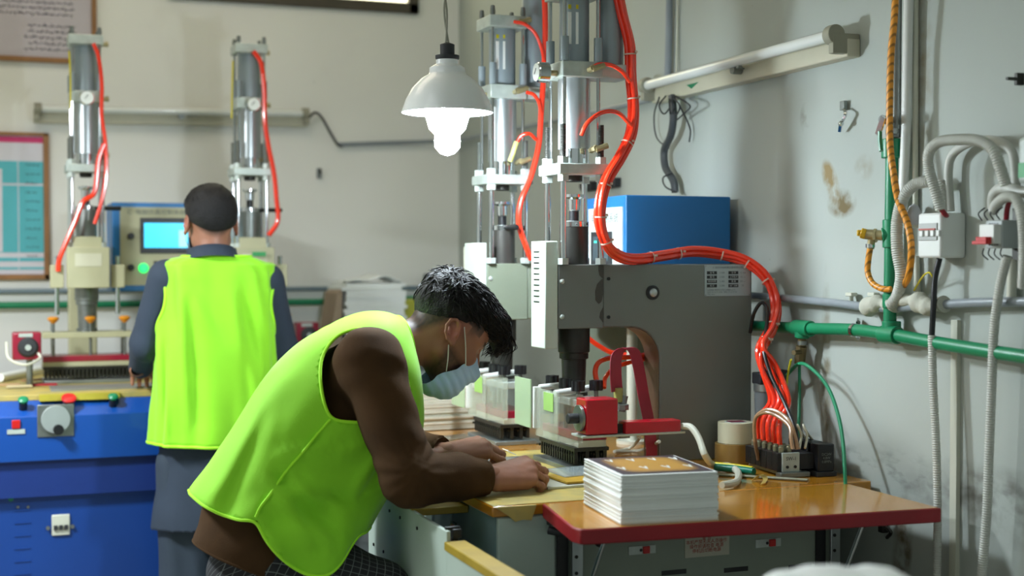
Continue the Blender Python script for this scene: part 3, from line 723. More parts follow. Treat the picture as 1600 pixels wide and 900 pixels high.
# long horizontal green pipe
gp = thing('green_water_pipe', 'long horizontal green water pipe low on the right wall', 'pipe', wr(1390, 525, .05))
path = [wr(1120, 506, .05), wr(1255, 513, .05), wr(1330, 515, .05), wr(1388, 522, .05), wr(1460, 535, .05), wr(1540, 548, .05), wr(1700, 572, .05)]
q = MB(); q.tube(path, .0165, n=14, sub=3); q.build('run', 'green', gp)
for px, py, dx in ((1255, 513, 12), (1391, 523, 12)): q = MB(); q.cyl(wr(px - dx, py - 1, .05), wr(px + dx, py + 1, .05), .023, n=16); q.build('tee', 'green', gp, bevel=.002)
q = MB(); q.cyl(wr(1254, 513, .05), wr(1253, 528, .05), .021); q.build('drop', 'green', gp, bevel=.002)
q = MB(); q.lathe([(.019, -.006), (.019, .006)], wr(1336, 516, .05), (0, 1, .06), 16, cap=False); q.cyl(wr(1341, 500, .01), wr(1341, 504, .03), .006); q.cyl(wr(1341, 529, .01), wr(1341, 526, .03), .006); q.build('pipe_clip', 'chrome', gp)
bv = thing('ball_valve', 'small brass ball valve with yellow lever under the horizontal green pipe', 'valve', wr(1250, 560, .05))
q = MB(); q.cyl(wr(1253, 528, .05), wr(1253, 541, .05), .0125); q.cyl(wr(1252, 541, .05), wr(1249, 568, .05), .016, n=8); q.cyl(wr(1250, 550, .06), wr(1240, 551, .09), .007); q.build('body', mat('old_brass', (118, 104, 72), .45, .6), bv)
q = MB(); q.tube([wr(1236, 562, .095), wr(1231, 585, .095), wr(1229, 606, .095)], .0085, flat=.35); q.build('lever', 'yellow', bv)
q = MB(); q.cyl(wr(1254, 533, .05), wr(1254, 539, .05), .0145); q.build('thread', 'steel', bv)
pipe('green_air_tube', 'thin green tube hanging straight down from the yellow lever valve', [wr(1249, 568, .05), wr(1249, 620, .06), wr(1247, 690, .08)], .0045, 'greenh', n=8, sub=6, cat='tube')
# grey conduit band
gc = thing('grey_conduit', 'grey horizontal conduit with a white wrapped joint on the right wall', 'pipe', wr(1390, 475, .03))
q = MB(); q.tube([wr(1100, 457, .03), wr(1200, 464, .03), wr(1300, 473, .03), wr(1370, 481, .03), wr(1450, 478, .03), wr(1520, 473, .03), wr(1700, 470, .03)], .0115, n=12, sub=4); q.build('run', 'gpipe', gc)
q = MB(); q.tube([wr(1352, 482, .035), wr(1372, 474, .035), wr(1390, 476, .035), wr(1405, 470, .035), wr(1430, 470, .035), wr(1452, 480, .035), wr(1476, 475, .035)], lambda t: .020 + .006 * math.sin(t * 19) + .003 * math.sin(t * 47), n=14, sub=8); q.build('wrapping', mat('plaster_wrap', (190, 190, 176), .8, bump=.5, bscale=40), gc)
for px in (1330, 1365): q = MB(); q.cyl(wr(px, 478, .01), wr(px, 460, .02), .006); q.box(wr(px, 460, .02), (.02, .03, .01)); q.build('saddle', 'offw', gc, bevel=.002)
# breaker box
bb = thing('breaker_box', 'white enclosed breaker box with four small switches on the right wall', 'breaker box', wr(1465, 368, 0))
def ybox(px0, px1, py0, py1, off0, off1):                      # box on the wall whose face reads px0..px1 / py0..py1
    a0, a1 = wr(px0, (py0 + py1) / 2, off1), wr(px1, (py0 + py1) / 2, off1); z0_, z1_ = wr((px0 + px1) / 2, py1, off1).z, wr((px0 + px1) / 2, py0, off1).z
    return (XW - off1, min(a0.y, a1.y), z0_), (XW - off0, max(a0.y, a1.y), z1_)
lo, hi = ybox(1434, 1470, 333, 403, 0, .075); MB().b2(lo, hi).build('enclosure', 'white', bb, bevel=.006)
yc, zc = (lo[1] + hi[1]) / 2, (lo[2] + hi[2]) / 2
MB().b2((lo[0] - .003, lo[1] + .012, zc - .012), (lo[0] + .004, hi[1] - .006, zc + .03)).build('window', mat('pale_grey_plastic', (176, 180, 176), .4), bb, bevel=.001)
for k in range(4):
    y = hi[1] - .022 - k * .021; MB().b2((lo[0] - .008, y - .006, zc - .002), (lo[0] - .002, y + .006, zc + .012)).build('toggle', 'white', bb, bevel=.001)
MB().b2((lo[0] - .006, lo[1] + .016, zc + .013), (lo[0] - .003, hi[1] - .01, zc + .017)).build('marking_strip', mat('brick_red_print', (170, 70, 50), .5), bb)
sw = thing('wall_switch', 'small white switch bundled with tape left of the breaker box', 'switch', wr(1428, 340, .02))
q = MB(); q.ball(wr(1428, 338, .03), .020, n=10, sc=(1, .8, 1.6)); q.build('taped_splice', mat('white_tape', (196, 196, 200), .6, bump=.4, bscale=60), sw); q = MB(); q.box(wr(1426, 354, .03), (.03, .03, .008)); q.build('ledge', 'offw', sw)
# open isolator
iso = thing('circuit_breaker', 'open grey circuit breaker with red toggles near the right edge of view', 'circuit breaker', wr(1562, 370, 0))
lo, hi = ybox(1540, 1566, 344, 388, .015, .085); MB().b2(lo, hi).build('body', mat('breaker_grey', (170, 178, 178), .4), iso, bevel=.003)
yc, zc = (lo[1] + hi[1]) / 2, (lo[2] + hi[2]) / 2
MB().b2((lo[0] - .02, lo[1] + .004, zc - .022), (lo[0] + .004, hi[1] - .002, zc + .022)).build('front_step', 'white', iso, bevel=.002)
for k in range(4):
    y = lo[1] + .016 + k * (hi[1] - lo[1] - .03) / 3
    q = MB(); q.box((lo[0] - .028, y, zc - .014), (.016, .010, .016)); q.build('toggle', 'switchred', iso, bevel=.0015)
    q = MB(); q.cyl((lo[0] - .0005, y, hi[2] - .01), (lo[0] + .002, y, hi[2] - .01), .004, n=8); q.cyl((lo[0] - .0005, y, lo[2] + .01), (lo[0] + .002, y, lo[2] + .01), .004, n=8); q.build('terminal', 'black', iso)
q = MB(); q.box((lo[0] - .036, yc, zc - .019), (.012, (hi[1] - lo[1]) * .86, .008)); q.build('toggle_bar', 'switchred', iso, bevel=.001)
q = MB(); q.box((XW - .008, yc - .03, zc), (.016, .10, .12)); q.build('mounting_rail', 'dsteel', iso)
q = MB(); rs = random.Random(4)
for k in range(4):
    y = lo[1] + .02 + k * .02; q.tube([(lo[0] + .01, y, hi[2]), (lo[0] + .002, y + .003, hi[2] + .016), (lo[0] + .018, y + .0, hi[2] + .03)], .0016, n=6); q.tube([(lo[0] + .015, y, lo[2]), (lo[0] + .010, y - .003, lo[2] - .014), (lo[0] + .024, y - .005, lo[2] - .026)], .0016, n=6)
o_ = q.build('wires', 'dark', iso); o_['kind'] = 'stuff'
q = MB(); q.tube([wr(1572, 345, .05), wr(1574, 325, .06), wr(1578, 312, .06)], .006); q.build('red_wire', mat('maroon_wire', (150, 30, 46), .4), iso)
# big box at the very edge
lo, hi = ybox(1590, 1640, 212, 285, 0, .09); bx_ = thing('wall_box', 'pale grey wall box with green label cut by the right edge of view', 'electrical box', (XW, (lo[1] + hi[1]) / 2, lo[2]))
MB().b2(lo, hi).build('enclosure', mat('pale_grey_box', (176, 186, 178), .45), bx_, bevel=.008); MB().b2((lo[0] - .001, lo[1] + .02, lo[2] + .012), (lo[0], hi[1] - .003, lo[2] + .045)).build('label_sticker', mat('label_green', (50, 160, 90), .5), bx_)
# corrugated conduits
def corr(label, pts, r, m='conduit', pitch=.0029, n=10):
    q = MB(); q.tube(pts, r, n=n, sub=10, ribs=pitch); return tag(q.build('corrugated_conduit', m), label, 'conduit')
corr('large corrugated conduit arching over breaker box, nearest of the arches', [wr(1470, 328, .08), wr(1462, 300, .09), wr(1452, 265, .10), wr(1452, 238, .11), wr(1468, 222, .11), wr(1500, 218, .11), wr(1530, 220, .11), wr(1552, 235, .11), wr(1564, 265, .10), wr(1572, 292, .09)], .0135, n=12)
pipe('conduit_arch', 'smooth grey conduit arch behind the corrugated arch over breaker box', [wr(1485, 330, .03), wr(1482, 270, .03), wr(1490, 240, .03), wr(1520, 222, .03), wr(1556, 220, .03), wr(1582, 240, .03), wr(1588, 300, .03)], .0105, 'conduit', sub=10, cat='conduit')
corr('corrugated conduit looping left from breaker box down to the wrapped joint', [wr(1452, 283, .05), wr(1430, 288, .06), wr(1412, 308, .07), wr(1402, 345, .07), wr(1402, 390, .07), wr(1408, 430, .06), wr(1402, 462, .05), wr(1390, 478, .05)], .0155, n=12)
corr('short corrugated conduit entering top of the breaker box', [wr(1474, 330, .04), wr(1472, 300, .04), wr(1470, 282, .04)], .0145)
corr('corrugated conduit hanging from open circuit breaker down to the floor', [wr(1574, 400, .06), wr(1562, 450, .06), wr(1553, 520, .06), wr(1549, 620, .06), wr(1545, 720, .06), wr(1542, 800, .06), wr(1534, 900, .06), wr(1530, 960, .06)], .0115)
corr('corrugated conduit sleeving the black cable under the breaker box', [wr(1456, 524, .06), wr(1458, 600, .06), wr(1463, 700, .06), wr(1465, 800, .06), wr(1464, 900, .06), wr(1463, 960, .06)], .0105)
corr('corrugated conduit bending over the open circuit breaker from the right', [wr(1552, 330, .07), wr(1558, 318, .08), wr(1572, 308, .09), wr(1588, 312, .09), wr(1598, 345, .09), wr(1600, 400, .08), wr(1598, 450, .06)], .0125)
pipe('conduit_arch', 'thick grey conduit curling over the open circuit breaker at right edge', [wr(1552, 325, .05), wr(1553, 305, .06), wr(1568, 294, .06), wr(1600, 300, .06), wr(1640, 305, .06)], .013, 'conduit', sub=8, cat='conduit')
pipe('conduit_drop', 'flat cream conduit going down the wall behind the hanging corrugated conduit', [wr(1582, 405, .015), wr(1580, 470, .015)], .011, 'offw')
pipe('black_cable', 'black cable dropping from the breaker box into a corrugated sleeve', [wr(1468, 404, .05), wr(1461, 435, .055), wr(1459, 470, .06), wr(1456, 526, .06)], .0072, 'black', sub=8, cat='cable')
pipe('red_wire_pair', 'maroon and black wires entering top of breaker box', [wr(1470, 326, .08), wr(1476, 334, .07), wr(1480, 338, .05)], .006, mat('maroon_wire', (150, 30, 46), .4), sub=6, cat='wires')
pipe('yellow_green_wire', 'thin yellow wire looping out beside the black cable under breaker box', [wr(1459, 436, .055), wr(1452, 426, .06), wr(1442, 432, .05), wr(1428, 454, .03)], .0022, 'yellow', n=6, sub=6, cat='wire')
t1 = thing('pipe_clamp', 'small dark wall clamp on the right wall below red-edged table', 'clamp', wr(1385, 830, 0)); MB().box(wr(1380, 826, .012), (.02, .02, .02)).build('bracket', 'dsteel', t1, bevel=.002); q = MB(); q.tube([wr(1385, 824, .02), wr(1392, 832, .03), wr(1386, 840, .02)], .005); q.build('band', 'dsteel', t1)
# ------------------------------------------------------------------ presses (local frame: operator side -x, seen side -y, z from the bench)
def press(name, label, loc, rz, style):
    right = style != 'left'
    T = thing(name, label, 'press', loc, rz, None)
    B = lambda mb, n, m, par=T, **k: mb.build(n, m, par, local=True, **k)
    body = {'front': 'grey', 'rear': 'olive', 'left': 'cream'}[style]
    th = .052
    # C frame: arm + throat + column
    arc = [(.155 + .095 * math.sin(a), .396 - .095 * (1 - math.cos(a))) for a in [PI / 2 * k / 8 for k in range(9)]]
    if right:
        out = [(.068, .576), (.555, .576), (.555, .0), (.25, .0)] + arc[::-1] + [(.068, .396)]
        B(MB().prism([(x, -th, z) for x, z in out], (0, 2 * th, 0)), 'c_frame', body, bevel=.004, smooth=30)
        q = MB(); q.strip([(.155, 0, .394)] + [(x, 0, z - .0015) for x, z in arc[1:]] + [(.2485, 0, .15), (.2485, 0, .0)], (0, 2 * th - .012, 0), th=.001, sub=1); B(q, 'throat_lining', mat('brown_primer', (122, 92, 76), .45, .2, var=.15))
        B(MB().b2((-.072, -th - .003, .394), (.068, th, .576)), 'head_block', body, bevel=.003)
        for x, z in ((-.060, .528), (-.060, .428)): B(MB().ball((x, -th - .004, z), .0075, sc=(1, .6, 1)), 'bolt', 'plate')
        for x, z in ((.085, .535), (.085, .425)): B(MB().cyl((x, -th - .003, z), (x, -th + .001, z), .005), 'screw', 'black')
        if style == 'front':
            q = MB()
            for pts in ([(.052, .574), (.067, .574), (.067, .534), (.055, .545), (.052, .56)], [(.067, .535), (.062, .534), (.048, .52), (.042, .50), (.043, .474), (.053, .463), (.062, .47), (.067, .49)], [(.067, .455), (.058, .44), (.055, .425), (.066, .41), (.067, .41)]):
                q.prism([(x, -th - .0036, z) for x, z in pts], (0, .0008, 0))
            B(q, 'chipped_paint', 'greyd')
            B(MB().lathe([(.021, 0), (.021, .004), (.016, .005)], (.225, -th, .494), (0, -1, 0), 24), 'ring', 'black'); B(MB().lathe([(.0135, 0), (.012, .008), (.006, .011)], (.225, -th, .494), (0, -1, 0), 20), 'pivot_cap', 'alu')
            pl = B(MB().b2((.395, -th - .002, .482), (.548, -th, .574)), 'rating_plate', mat('etched_plate', (172, 182, 186), .4, .3))
            wmt = wm(T); P3 = lambda x, z: wmt @ Vector((x, -th - .0022, z))
            for i in range(4):
                z = .5505 - i * .0128
                for x in (.402, .474): B(MB().b2((x, -th - .0028, z - .0046), (x + .033, -th - .002, z + .0046)), 'label_cell', 'black')
            X_, Z_ = Vector((1, 0, 0)), Vector((0, 0, 1)); pm = mat('plate_print', (196, 202, 204), .5); pd = mat('plate_ink', (96, 104, 108), .5)
            text('lettering', 'C \u5357\u4eac\u534e\u5f3a\u673a\u68b0\u8bbe\u5907\u6709\u9650\u516c\u53f8', .0078, pd, T, P3(.4715, .5655), X_, Z_)
            rows = (('\u578b \u53f7', '\u529f \u7387', '12 kw'), ('\u7f16 \u53f7', '\u5de5\u4f5c\u538b\u529b', '15 ---'), ('\u989d\u5b9a\u9891\u7387', '\u91cd \u91cf', '20 ---'), ('\u7535 \u538b', '\u51fa\u5382\u65e5\u671f', '20'))
            for i, (l, r, v) in enumerate(rows):
                z = .5505 - i * .0128
                text('lettering', l, .0066, pm, T, P3(.4185, z), X_, Z_, push=.0016); text('lettering', r, .0066, pm, T, P3(.4905, z), X_, Z_, push=.0016)
                text('lettering', v, .0085, pd, T, P3(.522, z), X_, Z_); text('lettering', '3-380', .0075, pd, T, P3(.452, z), X_, Z_)
            for i, tx in enumerate(('\u516c\u53f8\u5730\u5740: \u5357\u4eac\u5e02\u6c5f\u5b81\u533a\u5de5\u4e1a\u56ed\u533a 25 \u53f7', '\u7535\u8bdd: 025-52 77 18 06   \u4f20\u771f: 025-52 77 18', '\u7f51\u5740: www')):
                text('lettering', tx, .0055, pd, T, P3(.403, .4995 - i * .0062), X_, Z_, align='LEFT')
            for x in (.398, .545):
                for z in (.485, .571): B(MB().cyl((x, -th - .0035, z), (x, -th - .001, z), .0016, n=8), 'rivet', 'steel')
    else:
        B(MB().b2((-.075, -.055, .385), (.35, .055, .576)), 'arm', body, bevel=.004); B(MB().b2((.22, -.055, 0), (.35, .055, .39)), 'column', body, bevel=.004)
    # front cover
    cv = 'palegreen' if right else 'cream'
    if right:
        B(MB().b2((-.112, -.055, .338), (-.073, .052, .642)), 'front_cover', cv, bevel=.003)
        if style == 'front':
            for k in range(10): B(MB().b2((-.1128, -.012, .610 - k * .0158), (-.1115, .030, .614 - k * .0158)), 'vent_slot', 'black')
        else: B(MB().b2((-.105, .05, .40), (-.078, .085, .63)), 'side_cover', 'offw', bevel=.003)
    else:
        B(MB().b2((-.112, -.08, .375), (-.073, .08, .535)), 'front_cover', cv, bevel=.003)
        q = MB(); q.b2((-.1135, -.05, .46), (-.112, .05, .51)); B(q, 'front_label', mat('faded_label', (206, 204, 180), .6))
        for y in (-.115, .115):
            B(MB().box((-.05, y, .42), (.06, .05, .09)), 'guide_bracket', cv, bevel=.003); B(MB().cyl((-.05, y, .27), (-.05, y, .50), .009), 'guide_rod', 'chrome')
    # four rods with nuts through tie plate
    rz0 = .576 if right else .535
    for x in (-.058, .058):
        for y in (-.058, .058):
            B(MB().cyl((x, y, rz0 - (0 if right or x > 0 else .0)), (x, y, .832), .0085, n=14), 'guide_rod', 'chrome')
            B(MB().lathe([(.0082 + .0009 * (i % 2), .85 + i * .0027) for i in range(46)], (x, y, 0), n=10), 'threaded_end', 'dsteel' if style == 'front' else 'steel')
            for z in (.861, .811): B(MB().cyl((x, y, z), (x, y, z + .019), .0165, n=6), 'nut', 'plate')
            B(MB().cyl((x, y, rz0), (x, y, rz0 + .018), .0165, n=6), 'nut', 'plate')
    B(MB().b2((-.078, -.078, .830), (.078, .078, .861)), 'tie_plate', 'plate', bevel=.003)
    # lower air cylinder with tie rods
    B(MB().lathe([(.046, .905), (.0465, 1.107)], (0, 0, 0), n=32), 'cylinder_tube', 'alu'); B(MB().lathe([(.038, .861), (.042, .862), (.042, .906)], (0, 0, 0), n=28), 'cylinder_foot', 'chrome')
    for x in (-.052, .052):
        for y in (-.052, .052): B(MB().cyl((x, y, .861), (x, y, 1.107), .0052, n=10), 'tie_rod', 'chrome')
    B(MB().b2((-.062, -.062, 1.105), (.062, .062, 1.150)), 'middle_block', 'plate', bevel=.003)
    B(MB().b2((.05, -.05, 1.108), (.155, .05, 1.148)), 'reservoir_block', 'plate', bevel=.003)
    top = 1.332
    B(MB().lathe([(.043, 1.15), (.043, top)], (0, 0, 0), n=32), 'upper_cylinder', 'cylg')
    for x in (-.052, .052):
        for y in (-.052, .052):
            B(MB().cyl((x, y, 1.15), (x, y, top), .0052, n=10), 'tie_rod', 'chrome'); B(MB().cyl((x, y, 1.15), (x, y, 1.218), .0125, n=12), 'spacer_sleeve', 'cylg')
            B(MB().lathe([(.0075, top + .036), (.009, top + .05), (.007, top + .068), (.003, top + .07)], (x, y, 0), n=12), 'acorn_nut', 'steel')
    B(MB().b2((-.066, -.066, top), (.066, .066, top + .038)), 'top_block', 'plate', bevel=.003)
    B(MB().lathe([(.040, 1.15), (.040, 1.56)] if right else [(.03, 1.15), (.03, 1.35)], (.112, .0, 0), n=28), 'reservoir_cylinder', 'cylg')
    if right:
        B(MB().box((.112, 0, 1.575), (.09, .09, .03)), 'reservoir_cap', 'plate', bevel=.003)
        for k in range(2):
            B(MB().box((-.030 + .022 * k, -.0375 - .004 * k, 1.305), (.009, .002, .012)), 'warning_sticker', 'yellow')
            B(MB().box((-.030 + .022 * k, -.0375 - .004 * k, 1.245), (.010, .002, .09)), 'label_strip', 'paper')
    # pressure gauge on the operator side
    g = Vector((-.105, -.02, 1.118)) if right else Vector((-.085, 0, 1.118))
    gb = B(MB().lathe([(.026, 0), (.029, .004), (.029, .034), (.024, .036)], g - Vector((.02, 0, 0)), (1, 0, 0), 28), 'pressure_gauge', 'chrome')
    B(MB().cyl(g + Vector((.014, 0, 0)), g + Vector((.05, 0, 0)), .008), 'gauge_stem', 'brass')
    q = MB(); q.cyl(g - Vector((.0212, 0, 0)), g - Vector((.0195, 0, 0)), .025, n=28); B(q, 'dial', 'paper', par=gb); q = MB(); q.box(g - Vector((.0222, -.003, -.003)), (.001, .002, .02), Matrix.Rotation(.7, 3, 'X')); B(q, 'needle', 'black', par=gb)
    # fittings and valves on the seen side
    for z, x in ((1.125, .02), (1.345, .03), (.90, .03)):
        B(MB().cyl((x, -.05, z), (x, -.09, z + .004), .009, n=6).cyl((x, -.085, z), (x + .035, -.088, z + .012), .0085, n=8), 'elbow_fitting', 'brass')
    # piston rod parts between plate and head
    B(MB().lathe([(.020, .812), (.024, .814), (.024, .83)], (0, 0, 0), n=24), 'rod_gland', 'dsteel')
    B(MB().lathe([(.015, .729), (.0175, .732), (.0185, .762), (.030, .768), (.030, .776), (.014, .778)], (0, 0, 0), n=24), 'flared_collar', 'chrome')
    B(MB().cyl((0, 0, .69), (0, 0, .73), .014, n=20), 'piston_rod', 'black')
    cy = 'dsteel' if style == 'front' else ('steel' if style == 'left' else 'greyd')
    B(MB().lathe([(.041, .576 if right else .535), (.0415, .684)], (0, 0, 0), n=32), 'drum', cy)
    B(MB().lathe([(.0425, .684), (.0425, .698), (.038, .6985)], (0, 0, 0), n=32), 'adjusting_ring', 'chrome')
    q = MB()
    for a in (3.6, 4.5, 5.4): q.ball((math.cos(a) * .0425, math.sin(a) * .0425, .691), .0032, n=8)
    B(q, 'spanner_hole', 'black', kind=None) if False else B(q, 'spanner_hole', 'black')
    if style != 'front': B(MB().lathe([(.006, 0), (.009, .02), (.009, .09), (.006, .095)], (0, -.04, .691), (.0, -1, 0), 12), 'lever', 'black')
    B(MB().b2((-.075, -.075, .640), (-.06, .075, .650)) if False else MB().cyl((0, 0, .698), (0, 0, .7005), .03, n=24), 'ring_cap', 'steel')
    # under the head
    zb = .394 if right else .385
    B(MB().lathe([(.046, zb), (.046, .325), (.042, .322), (.042, .306), (.036, .304), (.033, .215), (.040, .212), (.040, .20)], (0, 0, 0), n=32), 'ram', 'dsteel' if right else 'steel')
    return T, B
def platen(T, B, style, w=.045, d=.13):
    """hot plate, clamps, die, acrylic guards; w half size in x, d half size in y"""
    right = style != 'left'
    k0 = 'plate' if right else 'cream'
    B(MB().b2((-w, -d, .178), (w, d, .20)), 'upper_plate', k0, bevel=.002)
    for x, y in ((-w + .015, -d + .03), (-w + .015, d - .04), (w - .02, -d + .03), (w - .02, d - .04), (-w + .015, -.01)):
        q = MB(); q.cyl((x, y, .09), (x, y, .235), .006, n=10); B(q, 'clamp_stud', 'steel')
        if right:
            q = MB(); q.cyl((x, y, .222), (x, y, .25), .016, n=12)
            for a in range(6): q.cyl((x + .014 * math.cos(a * PI / 3), y + .014 * math.sin(a * PI / 3), .222), (x + .014 * math.cos(a * PI / 3), y + .014 * math.sin(a * PI / 3), .25), .007, n=8)
            B(q, 'clamp_knob', 'black', bevel=.0)
        elif x < 0: B(MB().lathe([(.006, .235), (.011, .24), (.022, .252), (.022, .258), (.012, .262)], (x, y, 0), n=16), 'clamp_knob', 'orange')
    B(MB().b2((-w, -d, .085), (w, d, .108)), 'heating_plate', 'mred', bevel=.002)
    B(MB().b2((-w + .002, -d, .066), (w - .002, d, .085)), 'insulation_plate', 'offw' if right else 'cream', bevel=.001)
    B(MB().b2((-w - .01, -d - .002, .055), (w + .006, d, .066)), 'die_plate', 'dsteel', bevel=.001)
    q = MB(); rs = random.Random(6)
    for i in range(15 if right else 22):
        y = -d + .008 + i * (2 * d - .02) / (14 if right else 21)
        for x in (-w - .003, -w * .3, w * .4, w - .004): q.box((x, y, .038), (.010, .009, .036)); q.cyl((x - .008, y, .046), (x - .013, y, .046), .004, n=6)
    o = B(q, 'die_teeth', 'dsteel'); o['kind'] = 'stuff'
    B(MB().b2((-w - .03, -d - .01, .0), (w + .02, d, .014)), 'lower_plate', mat('worn_steel_bed', (150, 158, 156), .3, .5, var=.2, scale=10), bevel=.002)
    if right:
        ac = mat('acrylic', (214, 226, 208), .08, alpha=.30, var=.02, spec=.6); acg = mat('acrylic_green', (190, 216, 176), .15, alpha=.72, var=.03)
        def pane(n, p0, p1, z0, z1, m, t=.004):
            p0, p1 = Vector(p0), Vector(p1); d_ = (p1 - p0).normalized(); nn = Vector((-d_.y, d_.x, 0)) * t
            q = MB(); q.prism([(p0.x, p0.y, z0), (p1.x, p1.y, z0), (p1.x, p1.y, z1), (p0.x, p0.y, z1)], tuple(nn)); B(q, n, m, bevel=.0005)
        pane('guard_wing', (-w - .070, .04, 0), (-w - .070, .165, 0), .105, .245, acg)
        pane('guard_pane', (-w - .056, -.13, 0), (-w - .056, .035, 0), .085, .222, ac)
        pane('guard_pane', (-w - .056, -.133, 0), (-w + .008, -.150, 0), .082, .216, ac)
        B(MB().box((-w - .058, .032, .165), (.020, .012, .12)), 'guard_bracket', 'white', bevel=.002)
        q = MB(); q.cyl((-w - .05, .03, .222), (.0, .035, .228), .009, n=14); B(q, 'guard_rail', 'white')
        q = MB(); q.cyl((-w - .05, -.085, .215), (.03, -.075, .228), .010, n=14); B(q, 'guard_rail', 'white')
        q = MB(); q.b2((-w - .0615, -.10, .165), (-w - .0595, -.03, .216)); B(q, 'green_sticker', mat('leaf_green_sticker', (158, 204, 110), .6))
TZ = .85
fx, fy = 1.576, 3.65
TF, BF = press('stamping_press', 'grey front stamping press with rating plate, nearest of the pneumatic presses', (fx, fy, TZ), 0, 'front')
platen(TF, BF, 'front')
# red counter box and arm on the seen side of the front press
def fp(px, py, Y): return at(px, py, Y=Y)
yy = 3.40
a0, a1 = fp(935, 622, yy), fp(967, 680, yy)
BF2 = lambda q, n, m, **k: q.build(n, m, TF, **k)
x0 = fp(916, 650, yy).x; x1 = fp(966, 650, yy).x; z0, z1 = fp(930, 680, yy).z, fp(930, 624, yy).z
BF2(MB().b2((x0, yy, z0), (x1, yy + .07, z1)), 'red_box', 'red', bevel=.004)
q = MB(); q.cyl((x0 - .002, yy + .035, (z0 + z1) / 2 - .005), (x0 - .010, yy + .035, (z0 + z1) / 2 - .005), .036, n=28); BF2(q, 'dial_disc', 'steel', bevel=.001)
q = MB(); q.cyl((x0 - .010, yy + .035, (z0 + z1) / 2 - .005), (x0 - .040, yy + .035, (z0 + z1) / 2 - .005), .014, n=20); BF2(q, 'dial_knob', 'dark', bevel=.002)
MB()
x2, x3 = fp(978, 665, yy).x, fp(1064, 665, yy).x; BF2(MB().b2((x2, yy + .0, fp(1020, 680, yy).z), (x3, yy + .05, fp(1020, 658, yy).z)), 'red_arm', 'red', bevel=.003)
BF2(MB().b2((x1 - .01, yy + .02, fp(1020, 676, yy).z), (x2 + .02, yy + .04, fp(1020, 662, yy).z)), 'arm_joint', 'dsteel')
BF2(MB().b2((x0 - .012, yy - .004, z0 - .007), (x3 + .012, yy + .075, z0 - .001)), 'support_shelf', 'plate', bevel=.001)
BF2(MB().b2((x1 + .03, yy + .05, z0 - .02), (x1 + .06, fy - .165, z0 - .005)), 'support_bracket', 'steel')
q = MB(); q.cyl(fp(970, 643, 3.5), fp(975, 618, 3.5), .012); q.cyl(fp(972, 640, 3.48), fp(972, 632, 3.48), .02, n=8); BF2(q, 'hose_union', 'steel')
q = MB(); q.cyl(fp(966, 628, 3.5), fp(966, 606, 3.5), .013, n=14); BF2(q, 'amber_sleeve', mat('amber_plastic', (160, 160, 90), .3), bevel=.001)
# red ribbon looping through
q = MB(); rb = mat('crimson_ribbon', (168, 44, 66), .45, var=.12); q.strip([fp(964, 612, 3.50), fp(962, 580, 3.50), fp(964, 555, 3.51), fp(975, 544, 3.52), fp(990, 548, 3.53), fp(998, 575, 3.54), fp(1006, 620, 3.54), fp(1014, 660, 3.54), fp(1018, 700, 3.54), fp(1018, 714, 3.54)], (.044, .020, 0), th=.0008, sub=8)
tag(q.build('crimson_ribbon', rb), 'crimson ribbon looped up and over behind the red box of the front press', 'ribbon')
# second press
TR, BR = press('stamping_press', 'olive grey rear stamping press behind the lamp, beside the bent worker\'s head', (1.568, 4.22, TZ), 0, 'rear')
platen(TR, BR, 'rear')
# shared control box
cb = thing('control_box', 'large blue control box standing behind the arm of the front press', 'control box', (1.99, 3.97, 1.21))
X0b, X1b, Y0b, Y1b, Z0b, Z1b = 1.827, 2.19, 3.83, 4.125, at(980, 512, Y=3.83).z, at(1060, 306, Y=3.83).z
MB().b2((X0b, Y0b, Z0b), (X1b, Y1b, Z1b)).build('case', 'bluel', cb, bevel=.003)
MB().b2((X0b - .004, Y0b + .02, Z0b + .03), (X0b, Y1b - .02, Z1b - .035)).build('front_panel', mat('white_front_panel', (214, 224, 218), .4, var=.02), cb)
MB().b2((X0b - .009, Y0b + .09, Z0b + .19), (X0b - .003, Y1b - .05, Z1b - .11)).build('screen_bezel', 'dark', cb, bevel=.002)
MB().b2((X0b - .0102, Y0b + .11, Z0b + .205), (X0b - .009, Y1b - .07, Z1b - .125)).build('screen', mat('dark_screen', (70, 84, 92), .15, emit=.15), cb)
MB().b2((X0b - .0108, Y1b - .10, Z1b - .145), (X0b - .0102, Y1b - .08, Z1b - .138)).build('status_light', mat('teal_light', (60, 220, 180), .4, emit=1), cb)
for z in (.23, .15): MB().cyl((X0b - .004, Y0b + .045, Z0b + z), (X0b - .03, Y0b + .045, Z0b + z), .014, n=16).build('knob', 'black', cb, bevel=.001)
text('lettering', '\u7535\u8111\u63a7\u5236\u7cfb\u7edf', .034, mat('panel_ink', (110, 118, 116), .6), cb, (X0b - .0042, (Y0b + Y1b) / 2, Z1b - .07), (0, -1, 0), (0, 0, 1))
pst = MB().cyl((1.93, 4.0, TZ), (1.93, 4.0, Z0b), .017).cyl((1.93, 4.0, TZ), (1.93, 4.0, TZ + .01), .05, n=20)
pst.build('post', 'offw', cb)
